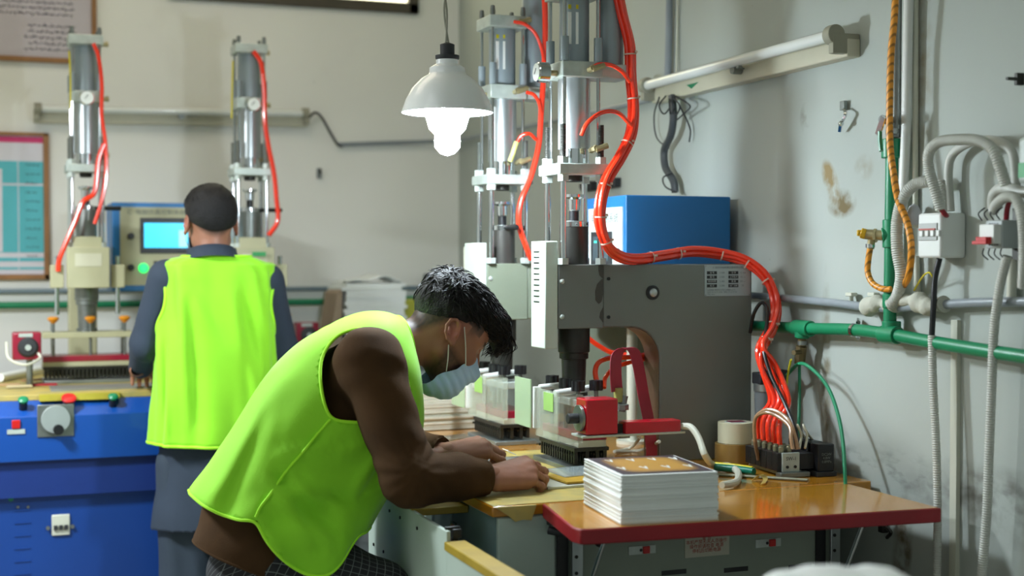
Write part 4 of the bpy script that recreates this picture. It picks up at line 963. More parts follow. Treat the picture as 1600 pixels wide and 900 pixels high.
# ------------------------------------------------------------------ bench under the right presses
bench = thing('press_cabinet', 'grey green steel cabinet under the front press, with red switches', 'machine cabinet', (1.6, 3.8, 0))
BX0, BX1, BY0, BY1 = 1.137, 2.20, 3.10, 4.85
MB().b2((BX0 + .004, BY0, .04), (2.085, 3.75, TZ - .028)).b2((1.47, 3.7501, .04), (2.085, 4.70, TZ - .028)).build('body', 'cabinet', bench, bevel=.004)
MB().b2((BX0 - .012, BY0 - .005, TZ - .026), (BX1, BY1, TZ)).build('worktop', 'ytable', bench, bevel=.003)
MB().b2((BX0 - .010, BY0 + .0, TZ + .0005), (BX1 - .50, BY1 - .9, TZ + .0015)).build('worn_work_surface', 'ytape', bench)
q = MB(); a, b_ = at(783, 795, Y=BY0 - .006), at(826, 815, Y=BY0 - .006)
q.prism([(1.165, BY0 - .0145, .826), (1.18, BY0 - .0145, .812), (1.20, BY0 - .0145, .816), (1.222, BY0 - .0145, .813), (1.235, BY0 - .0145, .8495), (1.13, BY0 - .0145, .8495)], (0, .0085, 0)); q.build('peeling_tape', 'ytape', bench)
# sloped-edge guard on near left corner
q = MB(); q.prism([(BX0 + .005, BY0 - .001, .80), (BX0 + .12, BY0 - .001, .80), (BX0 + .005, BY0 - .001, .55)], (0, -.0015, 0)); 
# side panel behind the apron, with red rocker
MB().b2((BX0 + .0, BY0 + .012, .30), (BX0 + .006, 3.62, TZ - .03)).build('operator_panel', mat('bluegrey_panel', (126, 150, 150), .45, var=.06), bench)
rk = at(710, 833, X=BX0)
MB().b2((BX0 - .004, rk.y - .020, rk.z - .03), (BX0, rk.y + .020, rk.z + .03)).build('rocker_frame', 'black', bench, bevel=.001); q = MB(); q.prism([(BX0 - .004, rk.y - .014, rk.z - .024), (BX0 - .016, rk.y - .014, rk.z + .008), (BX0 - .004, rk.y - .014, rk.z + .024)], (0, .028, 0)); q.build('red_rocker', 'switchred', bench)
# film roll hanging over
q = MB(); q.tube([(BX0 - .02, 3.40, .60), (BX0 - .03, 3.40, .68), (BX0 - .035, 3.41, .76), (BX0 - .02, 3.42, .83)], .045, n=16, flat=.5, sub=6)
tag(q.build('film_sheet', mat('clear_film', (205, 222, 218), .06, alpha=.4, coat=1, bump=.6, bscale=18)), 'crumpled clear film hanging over operator edge of the press cabinet', 'film')
# apron
ap = thing('operator_apron', 'pale steel apron with worn yellow ledge on the operator side of front press', 'apron', (1.0, 3.1, 0))
AX0 = .985
MB().b2((AX0, 3.02, .05), (AX0 + .010, 3.72, .815)).build('front_sheet', 'cabinet', ap, bevel=.002)
MB().b2((AX0, 2.55, .05), (AX0 + .010, 3.02, .79)).build('low_sheet', 'cabinet', ap, bevel=.002)
MB().b2((AX0 + .002, 3.30, .800), (BX0 - .002, 3.72, .818)).build('ledge', mat('dirty_yellow', (178, 150, 44), .5, var=.15), ap, bevel=.002)
MB().b2((AX0 - .006, 2.55, .772), (AX0 + .045, 3.02, .792)).build('ledge', mat('dirty_yellow', (178, 150, 44), .5, var=.15), ap, bevel=.002)
MB().b2((AX0 + .06, 2.60, .05), (BX0 - .002, 3.30, .70)).build('inner_box', mat('bluegrey_panel', (126, 150, 150), .45), ap, bevel=.002)
for y, z in ((3.66, .785), (3.60, .785), (3.50, .78), (3.66, .66), (3.56, .66), (3.56, .60), (3.40, .60), (3.40, .78), (3.25, .78)):
    MB().cyl((AX0 - .003, y, z), (AX0 + .001, y, z), .0042, n=10).build('screw', 'dsteel', ap)
cl = at(712, 838, X=AX0 + .03); q = MB(); q.box(cl + Vector((0, 0, .008)), (.022, .03, .022)); q.cyl(cl + Vector((0, 0, 0)), cl + Vector((-.004, 0, -.028)), .009, n=12); q.box(cl + Vector((-.008, 0, .02)), (.036, .012, .008)); q.build('clamp', 'black', ap, bevel=.002)
# near face details (below red-edged table)
yf = BY0 - .001
MB().b2((1.14, BY0 - .006, .04), (1.287, BY0 + .001, .82)).build('door_panel', 'cabinet', bench, bevel=.002)
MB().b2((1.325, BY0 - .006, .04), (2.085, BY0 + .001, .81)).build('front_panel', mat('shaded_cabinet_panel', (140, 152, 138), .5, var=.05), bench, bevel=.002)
for px, py in ((1003, 859), (1200, 848)):
    c0 = at(px, py, Y=BY0 - .006); MB().box(c0 + Vector((0, -.001, 0)), (.075, .004, .022)).build('latch_plate', 'plate', bench, bevel=.001); MB().box(c0 + Vector((.010, -.005, 0)), (.018, .006, .018)).build('red_latch', 'switchred', bench, bevel=.001); MB().cyl(c0 + Vector((-.004, -.0035, 0)), c0 + Vector((-.004, -.0015, 0)), .004).build('keyhole', 'black', bench)
c0 = at(1104, 851, Y=BY0 - .007); wl_ = at(1070, 851, Y=BY0 - .007); ws = at(1139, 866, Y=BY0 - .007)
MB().b2((wl_.x, BY0 - .0085, ws.z), (ws.x, BY0 - .006, at(1104, 833, Y=BY0).z)).build('warning_notice', mat('notice_paper', (196, 196, 178), .6), bench)
rp = mat('notice_red', (180, 70, 60), .6)
for py, tx in ((840, '\u8b66 \u544a'), (846, '\u672c\u673a\u4e25\u7981\u65e0\u5173\u4eba\u5458\u64cd\u4f5c'), (853, '\u64cd\u4f5c\u524d\u8bf7\u68c0\u67e5 \u7535\u6e90'), (860, '\u505c\u673a\u540e\u5207\u65ad\u7535\u6e90')):
    text('lettering', tx, .0118, rp, bench, at(1104, py, Y=BY0 - .0087), (1, 0, 0), (0, 0, 1))
for px in (1053, 1150, 1250):
    c0 = at(px, 894 - (px - 1053) * .045, Y=BY0 - .006); q = MB(); q.b2((c0.x - .035, BY0 - .0068, c0.z - .006), (c0.x + .035, BY0 - .0055, c0.z + .006)); q.build('vent_slot', 'black', bench, bevel=.0)
for k in range(4):
    c0 = Vector((1.16 + .9 * (k % 2), 3.2 + 1.4 * (k // 2), 0)); MB().cyl(c0, c0 + Vector((0, 0, .042)), .03).build('foot', 'black', bench)
# folding side table with red edge
st = thing('side_table', 'glossy yellow side table with red edge band, carrying the big paper stack', 'side table', (1.66, 2.92, .6))
pts = [(1.252, BY0 - .010), (1.205, 2.800), (1.212, 2.770), (1.235, 2.762), (2.118, 2.700), (2.118, BY0 - .010)]
MB().prism([(x, y, TZ - .034) for x, y in pts[::1]], (0, 0, .034)).build('edge_band', 'edge', st, bevel=.003)
ins = [(1.257, BY0 - .013), (1.211, 2.803), (1.217, 2.776), (1.237, 2.768), (2.113, 2.706), (2.113, BY0 - .013)]
MB().prism([(x, y, TZ - .01) for x, y in ins], (0, 0, .0107)).build('board', 'ytable', st)
MB().b2((1.262, BY0 - .03, TZ - .05), (1.285, BY0 - .012, TZ - .034)).build('hinge', 'black', st)
MB().cyl((1.262, BY0 - .025, TZ - .062), (1.31, BY0 - .07, TZ - .068), .010).build('hinge_pin', 'dark', st)
for xx in (1.315, 2.05):
    MB().b2((xx - .025, BY0 - .012, .45), (xx + .004, BY0 - .001 - .006, TZ - .036)).build('black_post', 'black', st)
    q = MB(); c1 = Vector((xx + .020, BY0 - .03, 0)); q.b2((c1.x - .014, BY0 - .034, .46), (c1.x + .014, BY0 - .026, TZ - .05)); q.build('slotted_bracket', 'alu', st, bevel=.001)
    for z in (.79, .77, .72, .68, .60): MB().cyl((c1.x + (.006 if z > .78 else -.004), BY0 - .036, z), (c1.x + (.006 if z > .78 else -.004), BY0 - .033, z), .0045, n=10).build('bracket_hole', 'black', st)
    q = MB(); q.cyl((xx + .01, BY0 - .045, .55), (xx + .055, 2.98, TZ - .065), .0065); q.build('stay_rod', 'chrome', st); q = MB(); q.cyl((xx + .045, 3.0, TZ - .09), (xx + .06, 2.975, TZ - .040), .011); q.build('stay_end', 'black', st)
# ------------------------------------------------------------------ things on the bench
# printed card stack: layers of paper
def layered(name, label, cat, cx, cy, z0, z1, w, d, rz, n, m, jit=.003, top=None, group=None, parts=True, seed=1):
    T = thing(name, label, cat, (cx, cy, z0), rz, group); rs = random.Random(seed); h = (z1 - z0) / n
    me = None; f = 0
    for i in range(n):
        dx, dy = rs.gauss(0, jit), rs.gauss(0, jit); s = 1 + rs.uniform(-.01, .01); t = h * rs.uniform(.94, .995)
        q = MB(); q.b2((-w / 2 * s + dx, -d / 2 * s + dy, i * h), (w / 2 * s + dx, d / 2 * s + dy, i * h + t)); q.build('paper_bundle', m, T, local=True, bevel=min(.0015, h * .25))
    return T
sx_, sy_ = 1.405, 2.965
# corners from the photo: near right bottom (1122,815), near left bottom (970,821), far left (905,782)
A = at(970, 821, Z=TZ); Bc = at(1122, 813, Z=TZ); Cc = at(905, 783, Z=TZ)
ux = (Bc - A); rzs = math.atan2(ux.y, ux.x); wS = ux.length; uy = Vector((-math.sin(rzs), math.cos(rzs), 0)); dS = .27
cS = A + ux / 2 + uy * dS / 2
ztop = at(977, 743, d=(A - CAM).dot(cF)).z
stk = layered('printed_card_stack', 'thick white block of cut paper sheets printed gold on top, on the red-edged table', 'paper stack', cS.x, cS.y, TZ + .0008, ztop, wS, dS, rzs, 40, 'paper', .0011)
hS = ztop - TZ
def gold_mat():
    m = bpy.data.materials.new('gold_print'); m.use_nodes = True; nt = m.node_tree; N = nt.nodes; L = nt.links; b = N['Principled BSDF']
    tc = N.new('ShaderNodeTexCoord'); s = N.new('ShaderNodeSeparateXYZ'); L.new(tc.outputs['Object'], s.inputs[0])
    def mt(op, a, c):
        n = N.new('ShaderNodeMath'); n.operation = op
        for i, q in enumerate((a, c)):
            if isinstance(q, (int, float)): n.inputs[i].default_value = q
            else: L.new(q, n.inputs[i])
        return n.outputs[0]
    ax = mt('POWER', mt('ABSOLUTE', mt('DIVIDE', s.outputs[0], wS / 2 - .012), 0), 5); ay = mt('POWER', mt('ABSOLUTE', mt('DIVIDE', s.outputs[1], dS / 2 - .012), 0), 5)
    r = N.new('ShaderNodeValToRGB'); r.color_ramp.elements[0].color = lin((186, 140, 62)); r.color_ramp.elements[0].position = .08; r.color_ramp.elements[1].color = lin((66, 54, 62)); r.color_ramp.elements[1].position = .7
    L.new(mt('ADD', ax, ay), r.inputs[0]); L.new(r.outputs[0], b.inputs['Base Color']); b.inputs['Roughness'].default_value = .45; return m
q = MB(); mx_, my_ = wS / 2 - .008, dS / 2 - .010
q.b2((-mx_, -my_ - .0, hS - .001), (mx_, my_, hS + .0006)); q.build('printed_top_sheet', gold_mat(), stk, local=True)
wh = MB()
for i in range(4):
    for j in range(2):
        x = -mx_ + (i + .5) * 2 * mx_ / 4 + .01 * j; y = -my_ + (j + .55) * 2 * my_ / 2.1
        for s_ in (-1, 1):
            q = MB(); q.prism([(x, y - .010, hS + .0007), (x + s_ * .010, y + .030, hS + .0007), (x + s_ * .005, y + .034, hS + .0007), (x, y + .006, hS + .0007)], (0, 0, .0004)); wh.add(q.v, q.f)
wh.build('white_print', 'white', stk, local=True)
# paper stack behind the mask, in two side by side heaps of bundles
p0 = at(722, 640, Y=4.05); layered('paper_stack', 'stack of folded white sheets on the bench under the bent worker\'s mask', 'paper stack', 1.50, 4.62, TZ + .002, TZ + .145, .27, .20, .05, 15, 'paperw', .004, seed=4)
layered('paper_stack', 'small crooked stack of white leaflets left of the folded sheets by the mask', 'paper stack', 1.30, 4.56, TZ + .002, TZ + .15, .11, .14, .1, 16, 'paper', .004, seed=9)
# tape rolls
c = at(1146, 722, Z=TZ); c = Vector((c.x, c.y, TZ))
def roll(label, z, r, h, m, top):
    T = thing('tape_roll', label, 'tape roll', (c.x, c.y, z), .4); T.location = (c.x + (.006 if top else 0), c.y, z)
    q = MB(); q.lathe([(r * .62, 0), (r, 0), (r, h), (r * .62, h), (r * .62, 0)], (0, 0, 0), n=36, cap=False); q.build('tape', m, T, local=True, bevel=.001)
    q = MB(); q.lathe([(r * .56, .001), (r * .62, .001), (r * .62, h + .001), (r * .56, h + .001), (r * .56, .001)], (0, 0, 0), n=36, cap=False); q.build('core', 'card' if not top else 'paper', T, local=True)
    if top: q = MB(); q.prism([(-r * .6, -r * .2, h + .0012), (r * .3, -r * .55, h + .0012), (r * .55, 0, h + .0012), (-.2 * r, r * .5, h + .0012)], (0, 0, .0006)); q.build('core_label', mat('maroon_label', (128, 20, 60), .4), T, local=True)
roll('brown packing tape roll at the foot of the front press column, lower of two', TZ + .001, .054, .056, mat('brown_tape', (160, 128, 70), .3, coat=.4, var=.04), False)
roll('cream masking tape roll lying on top of the brown one', TZ + .0575, .051, .060, mat('masking_tape', (216, 214, 184), .6, var=.03), True)
# green/yellow handled tool + steel ruler + scrap
q = MB(); q.tube([at(1118, 730, Z=TZ + .012), at(1150, 733, Z=TZ + .012), at(1178, 737, Z=TZ + .012)], .010, n=12); tt = thing('marker_pen', 'green and yellow rod lying on the table before the tape rolls', 'pen', at(1150, 735, Z=TZ)); q.build('green_barrel', mat('deep_green_plastic', (20, 120, 96), .35), tt)
q = MB(); q.tube([at(1118, 725, Z=TZ + .018), at(1150, 728, Z=TZ + .018), at(1176, 732, Z=TZ + .018)], .006, n=12); q.build('yellow_stripe', 'yellow', tt)
a, b_ = at(1120, 743, Z=TZ), at(1262, 752, Z=TZ); q = MB(); d_ = (b_ - a); R = Matrix.Rotation(math.atan2(d_.y, d_.x), 3, 'Z'); q.box((a + b_) / 2 + Vector((0, 0, .004)), (d_.length, .022, .003), R); tag(q.build('ruler', mat('dirty_white_ruler', (170, 168, 146), .5, var=.15, scale=20), bevel=.001), 'dirty white ruler lying in front of the valve block', 'ruler')
q = MB(); q.strip([at(1178, 750, Z=TZ + .004), at(1188, 742, Z=TZ + .016), at(1196, 748, Z=TZ + .006), at(1192, 756, Z=TZ + .004)], (.02, .01, 0), th=.0006); tag(q.build('tape_scrap', mat('yellowish_tape_scrap', (196, 172, 96), .4)), 'crumpled yellowish tape scrap on the ruler', 'scrap')
q = MB(); rs = random.Random(2)
for px, py, r in ((1172, 770, .012), (1190, 775, .010), (875, 730, .03), (893, 757, .018)):
    pass
# valve manifold
vm = thing('valve_manifold', 'black and silver pneumatic valve manifold with red hoses plugged in, on the table', 'valve block', at(1232, 748, Z=TZ), 0)
m0 = at(1238, 742, Z=TZ + .02); mdir = (at(1195, 722, Z=TZ) - at(1238, 741, Z=TZ)); mdir.z = 0; mL = .21; mdir.normalize(); md = Vector((.05, 1, 0)).normalized(); side = Vector((md.y, -md.x, 0))
R = Matrix((side, md, (0, 0, 1))).transposed()
base = Vector((at(1238, 745, Z=TZ).x + .0, at(1238, 745, Z=TZ).y, TZ))
FIT = []
for k in range(6):
    c0 = base + md * (.018 + .031 * k) + Vector((0, 0, .040))
    MB().box(c0 - side * .02, (.050, .029, .050), R).build('valve_section', 'black', vm, bevel=.002); MB().box(c0 + side * .045, (.05, .027, .044), R).build('solenoid', 'dark', vm, bevel=.002)
    f0 = c0 - side * .012 + Vector((0, 0, .025)); FIT.append(f0)
    for s_ in (-.011, .012):
        MB().lathe([(.008, 0), (.0085, .014), (.0065, .016), (.0065, .020)], f0 - side * s_ , (0, 0, 1), 12).build('push_fitting', mat('fitting_grey_gold', (150, 148, 122), .35, .6), vm)
ef = base + md * .000 + Vector((0, 0, .040)); MB().box(ef - side * .006, (.052, .008, .052), R).build('end_plate', 'plate', vm, bevel=.001)
text('lettering', 'SW-1', .014, 'black', vm, ef - side * .006 - md * .0042 + Vector((0, 0, .010)), side, (0, 0, 1))
MB().box(ef - Vector((0, 0, .033)) + side * .002, (.09, .03, .014), R).build('mounting_foot', 'steel', vm, bevel=.002)
MB().box(base + md * .1 - Vector((0, 0, -.010)), (.06, .19, .012), R).build('base_rail', 'steel', vm)
for s_ in (-.012, .012): MB().cyl(ef - md * .004 + side * (s_ - .006) - Vector((0, 0, .012)), ef - md * .007 + side * (s_ - .006) - Vector((0, 0, .012)), .004).build('screw', 'black', vm)
# second solenoid block against the wall
v2 = thing('solenoid_block', 'second black solenoid block between the manifold and the wall', 'valve block', at(1285, 728, Z=TZ))
c0 = at(1278, 718, Z=TZ + .04); c0.x = min(c0.x, 2.15)
for k in range(3): MB().box(c0 + Vector((.0, .055 * k - .02, .01)), (.05, .045, .075), R).build('solenoid', 'black', v2, bevel=.003)
MB().box(c0 + Vector((.0, .03, -.033)), (.06, .16, .012), R).build('base_rail', 'dark', v2)
text('lettering', 'DC24V\n4.8W\n0.8MPa', .010, mat('pale_print', (120, 126, 122), .5), v2, c0 + Vector((.0, -.02, .01)) - md * .0235, side, (0, 0, 1))
# filter regulator on the column end
fr = thing('air_filter', 'grey air filter bowl with black knob on the back end of the front press column', 'air filter', (2.165, 3.52, 1.0))
fo = at(1193, 640, Y=3.50)
MB().lathe([(.026, .06), (.027, .03), (.024, -.04), (.016, -.062), (.004, -.066)], fo, n=24).build('bowl', mat('grey_bowl', (120, 126, 130), .3, var=.03), fr)
MB().lathe([(.029, .055), (.029, .075), (.022, .08)], fo, n=24).build('collar', 'alu', fr)
MB().box(fo + Vector((0, 0, .092)), (.052, .05, .034)).build('head', 'dark', fr, bevel=.004)
MB().cyl(fo + Vector((.025, -.01, .10)), fo + Vector((.062, -.03, .095)), .021, n=20).build('regulator_knob', 'black', fr, bevel=.002)
MB().lathe([(.004, -.066), (.006, -.075), (.003, -.085)], fo, n=10).build('drain', 'black', fr)
MB().lathe([(.009, .108), (.009, .14)], fo + Vector((.01, 0, 0)), n=12).build('port', 'black', fr)
pipe('green_air_tube', 'green air tube arching from the filter regulator down past the table edge', [fo + Vector((.055, -.03, .097)), at(1250, 568, Y=3.36), at(1275, 582, Y=3.28), at(1296, 610, Y=3.22), at(1310, 650, Y=3.16), at(1317, 690, Y=3.12), at(1320, 735, Y=3.085), at(1321, 760, Y=3.075)], .0052, 'greenh', n=10, sub=8, cat='tube')
# ---- hoses
def hose(label, pts, r, m='hose', name='red_air_hose', cat='hose', sub=8, flat=None):
    q = MB(); q.tube(pts, r, n=10, sub=sub, flat=flat); return tag(q.build(name, m), label, cat)
trunk = [(962, -30, 3.60), (972, 20, 3.60), (984, 70, 3.60), (986, 120, 3.60), (990, 170, 3.59), (986, 210, 3.58), (970, 245, 3.57), (949, 280, 3.56), (939, 315, 3.55), (938, 350, 3.55), (950, 385, 3.56), (972, 402, 3.57), (1000, 405, 3.60), (1040, 399, 3.63), (1080, 393, 3.64), (1120, 396, 3.63), (1160, 406, 3.60), (1190, 426, 3.56), (1207, 452, 3.53), (1213, 485, 3.50), (1205, 515, 3.46), (1190, 545, 3.42)]
tr = [at(x, y, Y=Y) for x, y, Y in trunk]
names = ['outermost', 'left', 'middle', 'right', 'innermost', 'rear']
offs = [Vector((0, 0, 0)), Vector((-.009, .004, .004)), Vector((.008, -.003, -.004)), Vector((.001, .010, -.009)), Vector((-.002, -.009, .009))]
fan = [(1196, 590), (1200, 590), (1206, 590), (1212, 592), (1216, 594)]
for k in range(5):
    f0 = FIT[5 - k] + Vector((0, 0, .015)); x, y = fan[k]
    pts = [p + offs[k] * 1.0 for p in tr] + [at(x - 6, 575, Y=3.40) + offs[k], at(x + 8 + 2 * k, 625, Y=3.38 - .015 * k), f0 + Vector((0, 0, .06)), f0]
    hose('strapped red air hose over front press, plugged into manifold place %s from its silver end' % ('six', 'five', 'four', 'three', 'two')[k], pts, .0078, sub=6)
tie = mat('clear_cable_tie', (225, 190, 170), .4)
for k, (i, f) in enumerate(((2, .3), (3, .7), (5, .4), (7, .3), (8, .7), (9, .8), (12, .4), (13, .5), (15, .2), (16, .3), (17, .5), (19, .8), (20, .6))):
    p = tr[i].lerp(tr[i + 1], f); d_ = (tr[i + 1] - tr[i]).normalized(); q = MB(); q.lathe([(.0182, -.002), (.0182, .002)], p, d_, 18, cap=False); q.lathe([(.0170, .002), (.0170, -.002)], p, d_, 18, cap=False); q.box(p + Vector((.012, -.014, .006)), (.007, .006, .006))
    tag(q.build('cable_tie', tie), 'clear cable tie around the red hose bundle, number %s from the top' % ('one', 'two', 'three', 'four', 'five', 'six', 'seven', 'eight', 'nine', 'ten', 'eleven', 'twelve', 'thirteen')[k], 'cable tie', 'cable ties on the red hose bundle')
hose('short red hose curving from the middle block of front press into the bundle', [at(925, 108, Y=3.58), at(935, 101, Y=3.57), at(955, 102, Y=3.56), at(972, 112, Y=3.57), at(984, 128, Y=3.58)], .0062)
hose('short red hose arching from lower fitting of front press into the bundle', [at(908, 212, Y=3.56), at(918, 192, Y=3.55), at(940, 176, Y=3.55), at(965, 176, Y=3.56), at(986, 196, Y=3.57)], .0062)
hose('red hose running down beside the rear press cylinder', [at(850, -30, Y=4.12), at(852, 40, Y=4.12), at(850, 110, Y=4.12), at(846, 170, Y=4.12), at(842, 225, Y=4.12), at(830, 275, Y=4.12), at(814, 315, Y=4.12), at(811, 350, Y=4.12), at(822, 385, Y=4.12), at(830, 405, Y=4.13)], .0095)
hose('short red hose from top block of the rear press into its long hose', [at(803, 34, Y=4.14), at(820, 38, Y=4.12), at(836, 52, Y=4.11), at(846, 75, Y=4.11), at(850, 95, Y=4.11)], .006)
hose('short red hose from middle block of the rear press into its long hose', [at(822, 144, Y=4.13), at(834, 148, Y=4.12), at(842, 160, Y=4.11), at(845, 175, Y=4.11)], .006)
hose('red hose loop at the lower fitting of rear press, ending in an amber sleeve', [at(808, 222, Y=4.12), at(815, 212, Y=4.11), at(827, 209, Y=4.10), at(838, 218, Y=4.11)], .006)
hose('pale yellow sleeve hanging from red loop of the rear press', [at(807, 222, Y=4.12), at(802, 238, Y=4.12), at(797, 252, Y=4.13)], .0085, mat('pale_yellow_sleeve', (206, 206, 130), .4), 'hose_sleeve')
hose('orange red hose arching between clamp knobs and the press throat', [at(933, 600, Y=3.62), at(930, 580, Y=3.62), at(936, 566, Y=3.63), at(955, 559, Y=3.66), at(985, 558, Y=3.68), at(1015, 553, Y=3.72)], .0075, mat('orange_red_hose', (250, 72, 28), .2, coat=.4))
hose('second orange red hose just below the arching one in the throat', [at(944, 606, Y=3.60), at(946, 590, Y=3.62), at(960, 575, Y=3.66), at(985, 566, Y=3.68), at(1015, 560, Y=3.72)], .0065, mat('orange_red_hose', (250, 72, 28), .2))
hose('upper pair of red hoses seen through throat of the front press', [at(915, 525, Y=4.02), at(935, 540, Y=4.02), at(960, 552, Y=4.02), at(1000, 556, Y=4.02)], .008)
hose('black loop of hose beside the end of the front press column', [at(1172, 520, Y=3.56), at(1178, 490, Y=3.54), at(1190, 473, Y=3.52), at(1199, 485, Y=3.50), at(1197, 515, Y=3.45), at(1193, 545, Y=3.41), at(1204, 585, Y=3.37), at(1226, 630, Y=3.31), at(1243, 672, Y=3.24), at(1246, 700, Y=3.21)], .0055, 'black', 'black_air_hose')
for k, (dx, lb) in enumerate(((0, 'outer'), (7, 'inner'))):
    hose('%s of two tan tubes looping from behind the tape rolls onto the manifold' % lb, [at(1185, 718, Y=3.34), at(1180, 690, Y=3.33), at(1180, 655, Y=3.32), at(1196, 641 + dx / 2, Y=3.29), at(1216, 644 + dx, Y=3.25), at(1234, 660 + dx, Y=3.20), at(1243 - dx, 685, Y=3.18), at(1246 - dx, 702, Y=3.17)], .0055, mat('tan_tube', (176, 138, 104), .25, coat=.3), 'tan_air_tube', 'tube')
for k, (dx, lb) in enumerate(((0, 'left'), (9, 'right'))):
    hose('%s thin clear tube rising out of the silver end of the manifold' % lb, [at(1249 + dx, 700, Y=3.17), at(1252 + dx, 680, Y=3.20), at(1246 + dx, 664, Y=3.22), at(1252 + dx, 676, Y=3.28), at(1266 + dx, 694, Y=3.34)], .0035, mat('clear_tube', (196, 190, 168), .2), 'thin_air_tube', 'tube')
hose('cream hose curving from the red arm down to a loop beside the paper stack', [at(1066, 666, Y=3.41), at(1080, 668, Y=3.38), at(1092, 685, Y=3.34), at(1102, 712, Y=3.28), at(1115, 727, Z=TZ + .012), at(1138, 728, Z=TZ + .012), at(1153, 738, Z=TZ + .012), at(1150, 753, Z=TZ + .012), at(1128, 758, Z=TZ + .012)], .0095, 'offw', 'cream_hose')
hose('curled pale tubing lying in the throat of the front press', [at(1000, 684, Y=3.62), at(985, 700, Z=TZ + .01), at(960, 706, Z=TZ + .01), at(1000, 704, Z=TZ + .012), at(1030, 690, Y=3.5)], .005, 'offw', 'pale_tube', 'tube')
hose('short red wire beside the tape rolls', [at(1172, 714, Z=TZ + .01), at(1184, 722, Z=TZ + .006), at(1192, 720, Z=TZ + .006)], .0035, 'switchred', 'red_wire', 'wire')
# metallic sheets, cards and a clear sheet on the working side
q = MB(); q.strip([at(655, 690, Z=TZ + .004), at(700, 684, Z=TZ + .012), at(740, 682, Z=TZ + .006), at(860, 690, Z=TZ + .004)], (.03, .11, 0), th=.0007); tag(q.build('foil_sheet', mat('silver_foil', (196, 202, 210), .16, 1, bump=.5, bscale=9)), 'wrinkled silver foil lying beyond the worker\'s hands', 'foil')
q = MB(); q.box((1.30, 3.74, TZ + .006), (.34, .16, .003), Matrix.Rotation(-.06, 3, 'Z')); tag(q.build('steel_sheet', mat('soft_steel_sheet', (150, 158, 170), .3, .6, var=.1)), 'flat grey steel sheet in front of the paper stacks', 'sheet')
q = MB(); q.box((1.43, 3.36, TZ + .005), (.20, .18, .006), Matrix.Rotation(.08, 3, 'Z')); tag(q.build('cutting_board', mat('worn_card_board', (206, 206, 190), .5, var=.12, scale=20), bevel=.001), 'worn white board under the right hand, at the front press die', 'board')
q = MB(); q.box((1.46, 3.35, TZ + .0125), (.13, .13, .005), Matrix.Rotation(.05, 3, 'Z')); tag(q.build('plate_stack', mat('yellow_black_plate', (190, 150, 40), .5)), 'thin yellow and black plate on the white board', 'plate')
q = MB(); q.box((1.49, 3.42, TZ + .018), (.15, .12, .0025), Matrix.Rotation(.12, 3, 'Z') @ Matrix.Rotation(.04, 3, 'X')); tag(q.build('clear_sheet', mat('clear_sheet', (206, 222, 226), .08, alpha=.6, coat=1)), 'glossy clear sheet lying on the plate by the right hand', 'sheet')
q = MB(); c0 = at(796, 706, Z=TZ + .02); q.box(c0, (.03, .05, .0015), Matrix.Rotation(.5, 3, 'Y')); tag(q.build('paper_slip', 'paper'), 'small white paper slip held by the left hand', 'paper')
# pendant lamp
LC = at(699, 176, Y=3.62)
pl = thing('pendant_lamp', 'white enamel dome pendant lamp with glowing bulb hanging over the bent worker', 'lamp', (LC.x, LC.y, LC.z + .19))
z = LC.z
q = MB(); pr = [(.126, 0), (.124, .006), (.114, .035), (.097, .066), (.072, .092), (.052, .104), (.050, .108), (.049, .122), (.036, .130), (.031, .132), (.031, .144)]
q.lathe(pr + [(r - .003, h - .001) for r, h in pr[::-1]] + [pr[0]], (LC.x, LC.y, z), n=48, cap=False); q.build('shade', mat('white_enamel', (236, 240, 240), .35, coat=.4, var=.02), pl, smooth=50)
q = MB(); q.lathe([(.012, .10), (.031, .145), (.033, .148), (.033, .156), (.020, .158), (.020, .186), (.010, .190), (.004, .192)], (LC.x, LC.y, z), n=28); q.build('lamp_holder', 'dark', pl)
bu = mat('glowing_bulb', (232, 246, 255), .3, emit=BULB, var=0)
q = MB(); q.lathe([(.012, .095), (.03, .06), (.058, .015), (.060, -.01), (.050, -.045), (.034, -.062), (.036, -.078), (.034, -.096), (.020, -.112), (.004, -.118)], (LC.x, LC.y, z), n=24); q.build('bulb', bu, pl)
fl = MB(); a = Vector((LC.x, LC.y, z + .19))
for s_ in (-1, 1):
    fl.tube([a + Vector((s_ * .004 * math.cos(k * 1.6), s_ * .004 * math.sin(k * 1.6), k * .045)) + Vector((-.006 * math.sin(k * .5), 0, 0)) for k in range(28)] + [Vector((a.x, a.y, ZC))], .0028, n=6, sub=3)
fl.build('twisted_flex', mat('clear_flex', (150, 150, 136), .35), pl)
q = MB(); q.tube([a + Vector((.006, 0, 0)), a + Vector((.03, 0, -.06)), a + Vector((.033, 0, -.10))], .0008, n=5); q.build('thin_wire', 'steel', pl)
# ------------------------------------------------------------------ left machine
lc = thing('blue_press_cabinet', 'big blue steel press cabinet with dial and coloured buttons, left side', 'machine cabinet', (.2, 5.6, 0))
LZ = .95; YF = 5.20; LX0, LX1 = -.75, 1.20
MB().b2((LX0, YF + .03, .03), (LX1, 6.30, LZ - .17)).build('body', 'blue', lc, bevel=.004)
MB().b2((LX0, YF + .001, LZ - .36), (LX1 + .004, YF + .06, LZ - .20)).build('recess_strip', mat('dark_blue_strip', (10, 46, 118), .5), lc)
q = MB(); q.prism([(LX0, YF - .02, LZ - .23), (LX0, YF - .02, LZ - .07), (LX0, YF + .05, LZ - .02), (LX0, 6.30, LZ - .02), (LX0, 6.30, LZ - .23)], (LX1 + .02 - LX0, 0, 0)); q.build('console', mat('bright_blue_paint', (12, 72, 156), .35, coat=.2, var=.05, scale=3), lc, bevel=.003)
MB().b2((LX0, YF + .05, LZ - .02), (LX1 + .02, 6.30, LZ)).build('worktop', 'ytape', lc, bevel=.002)
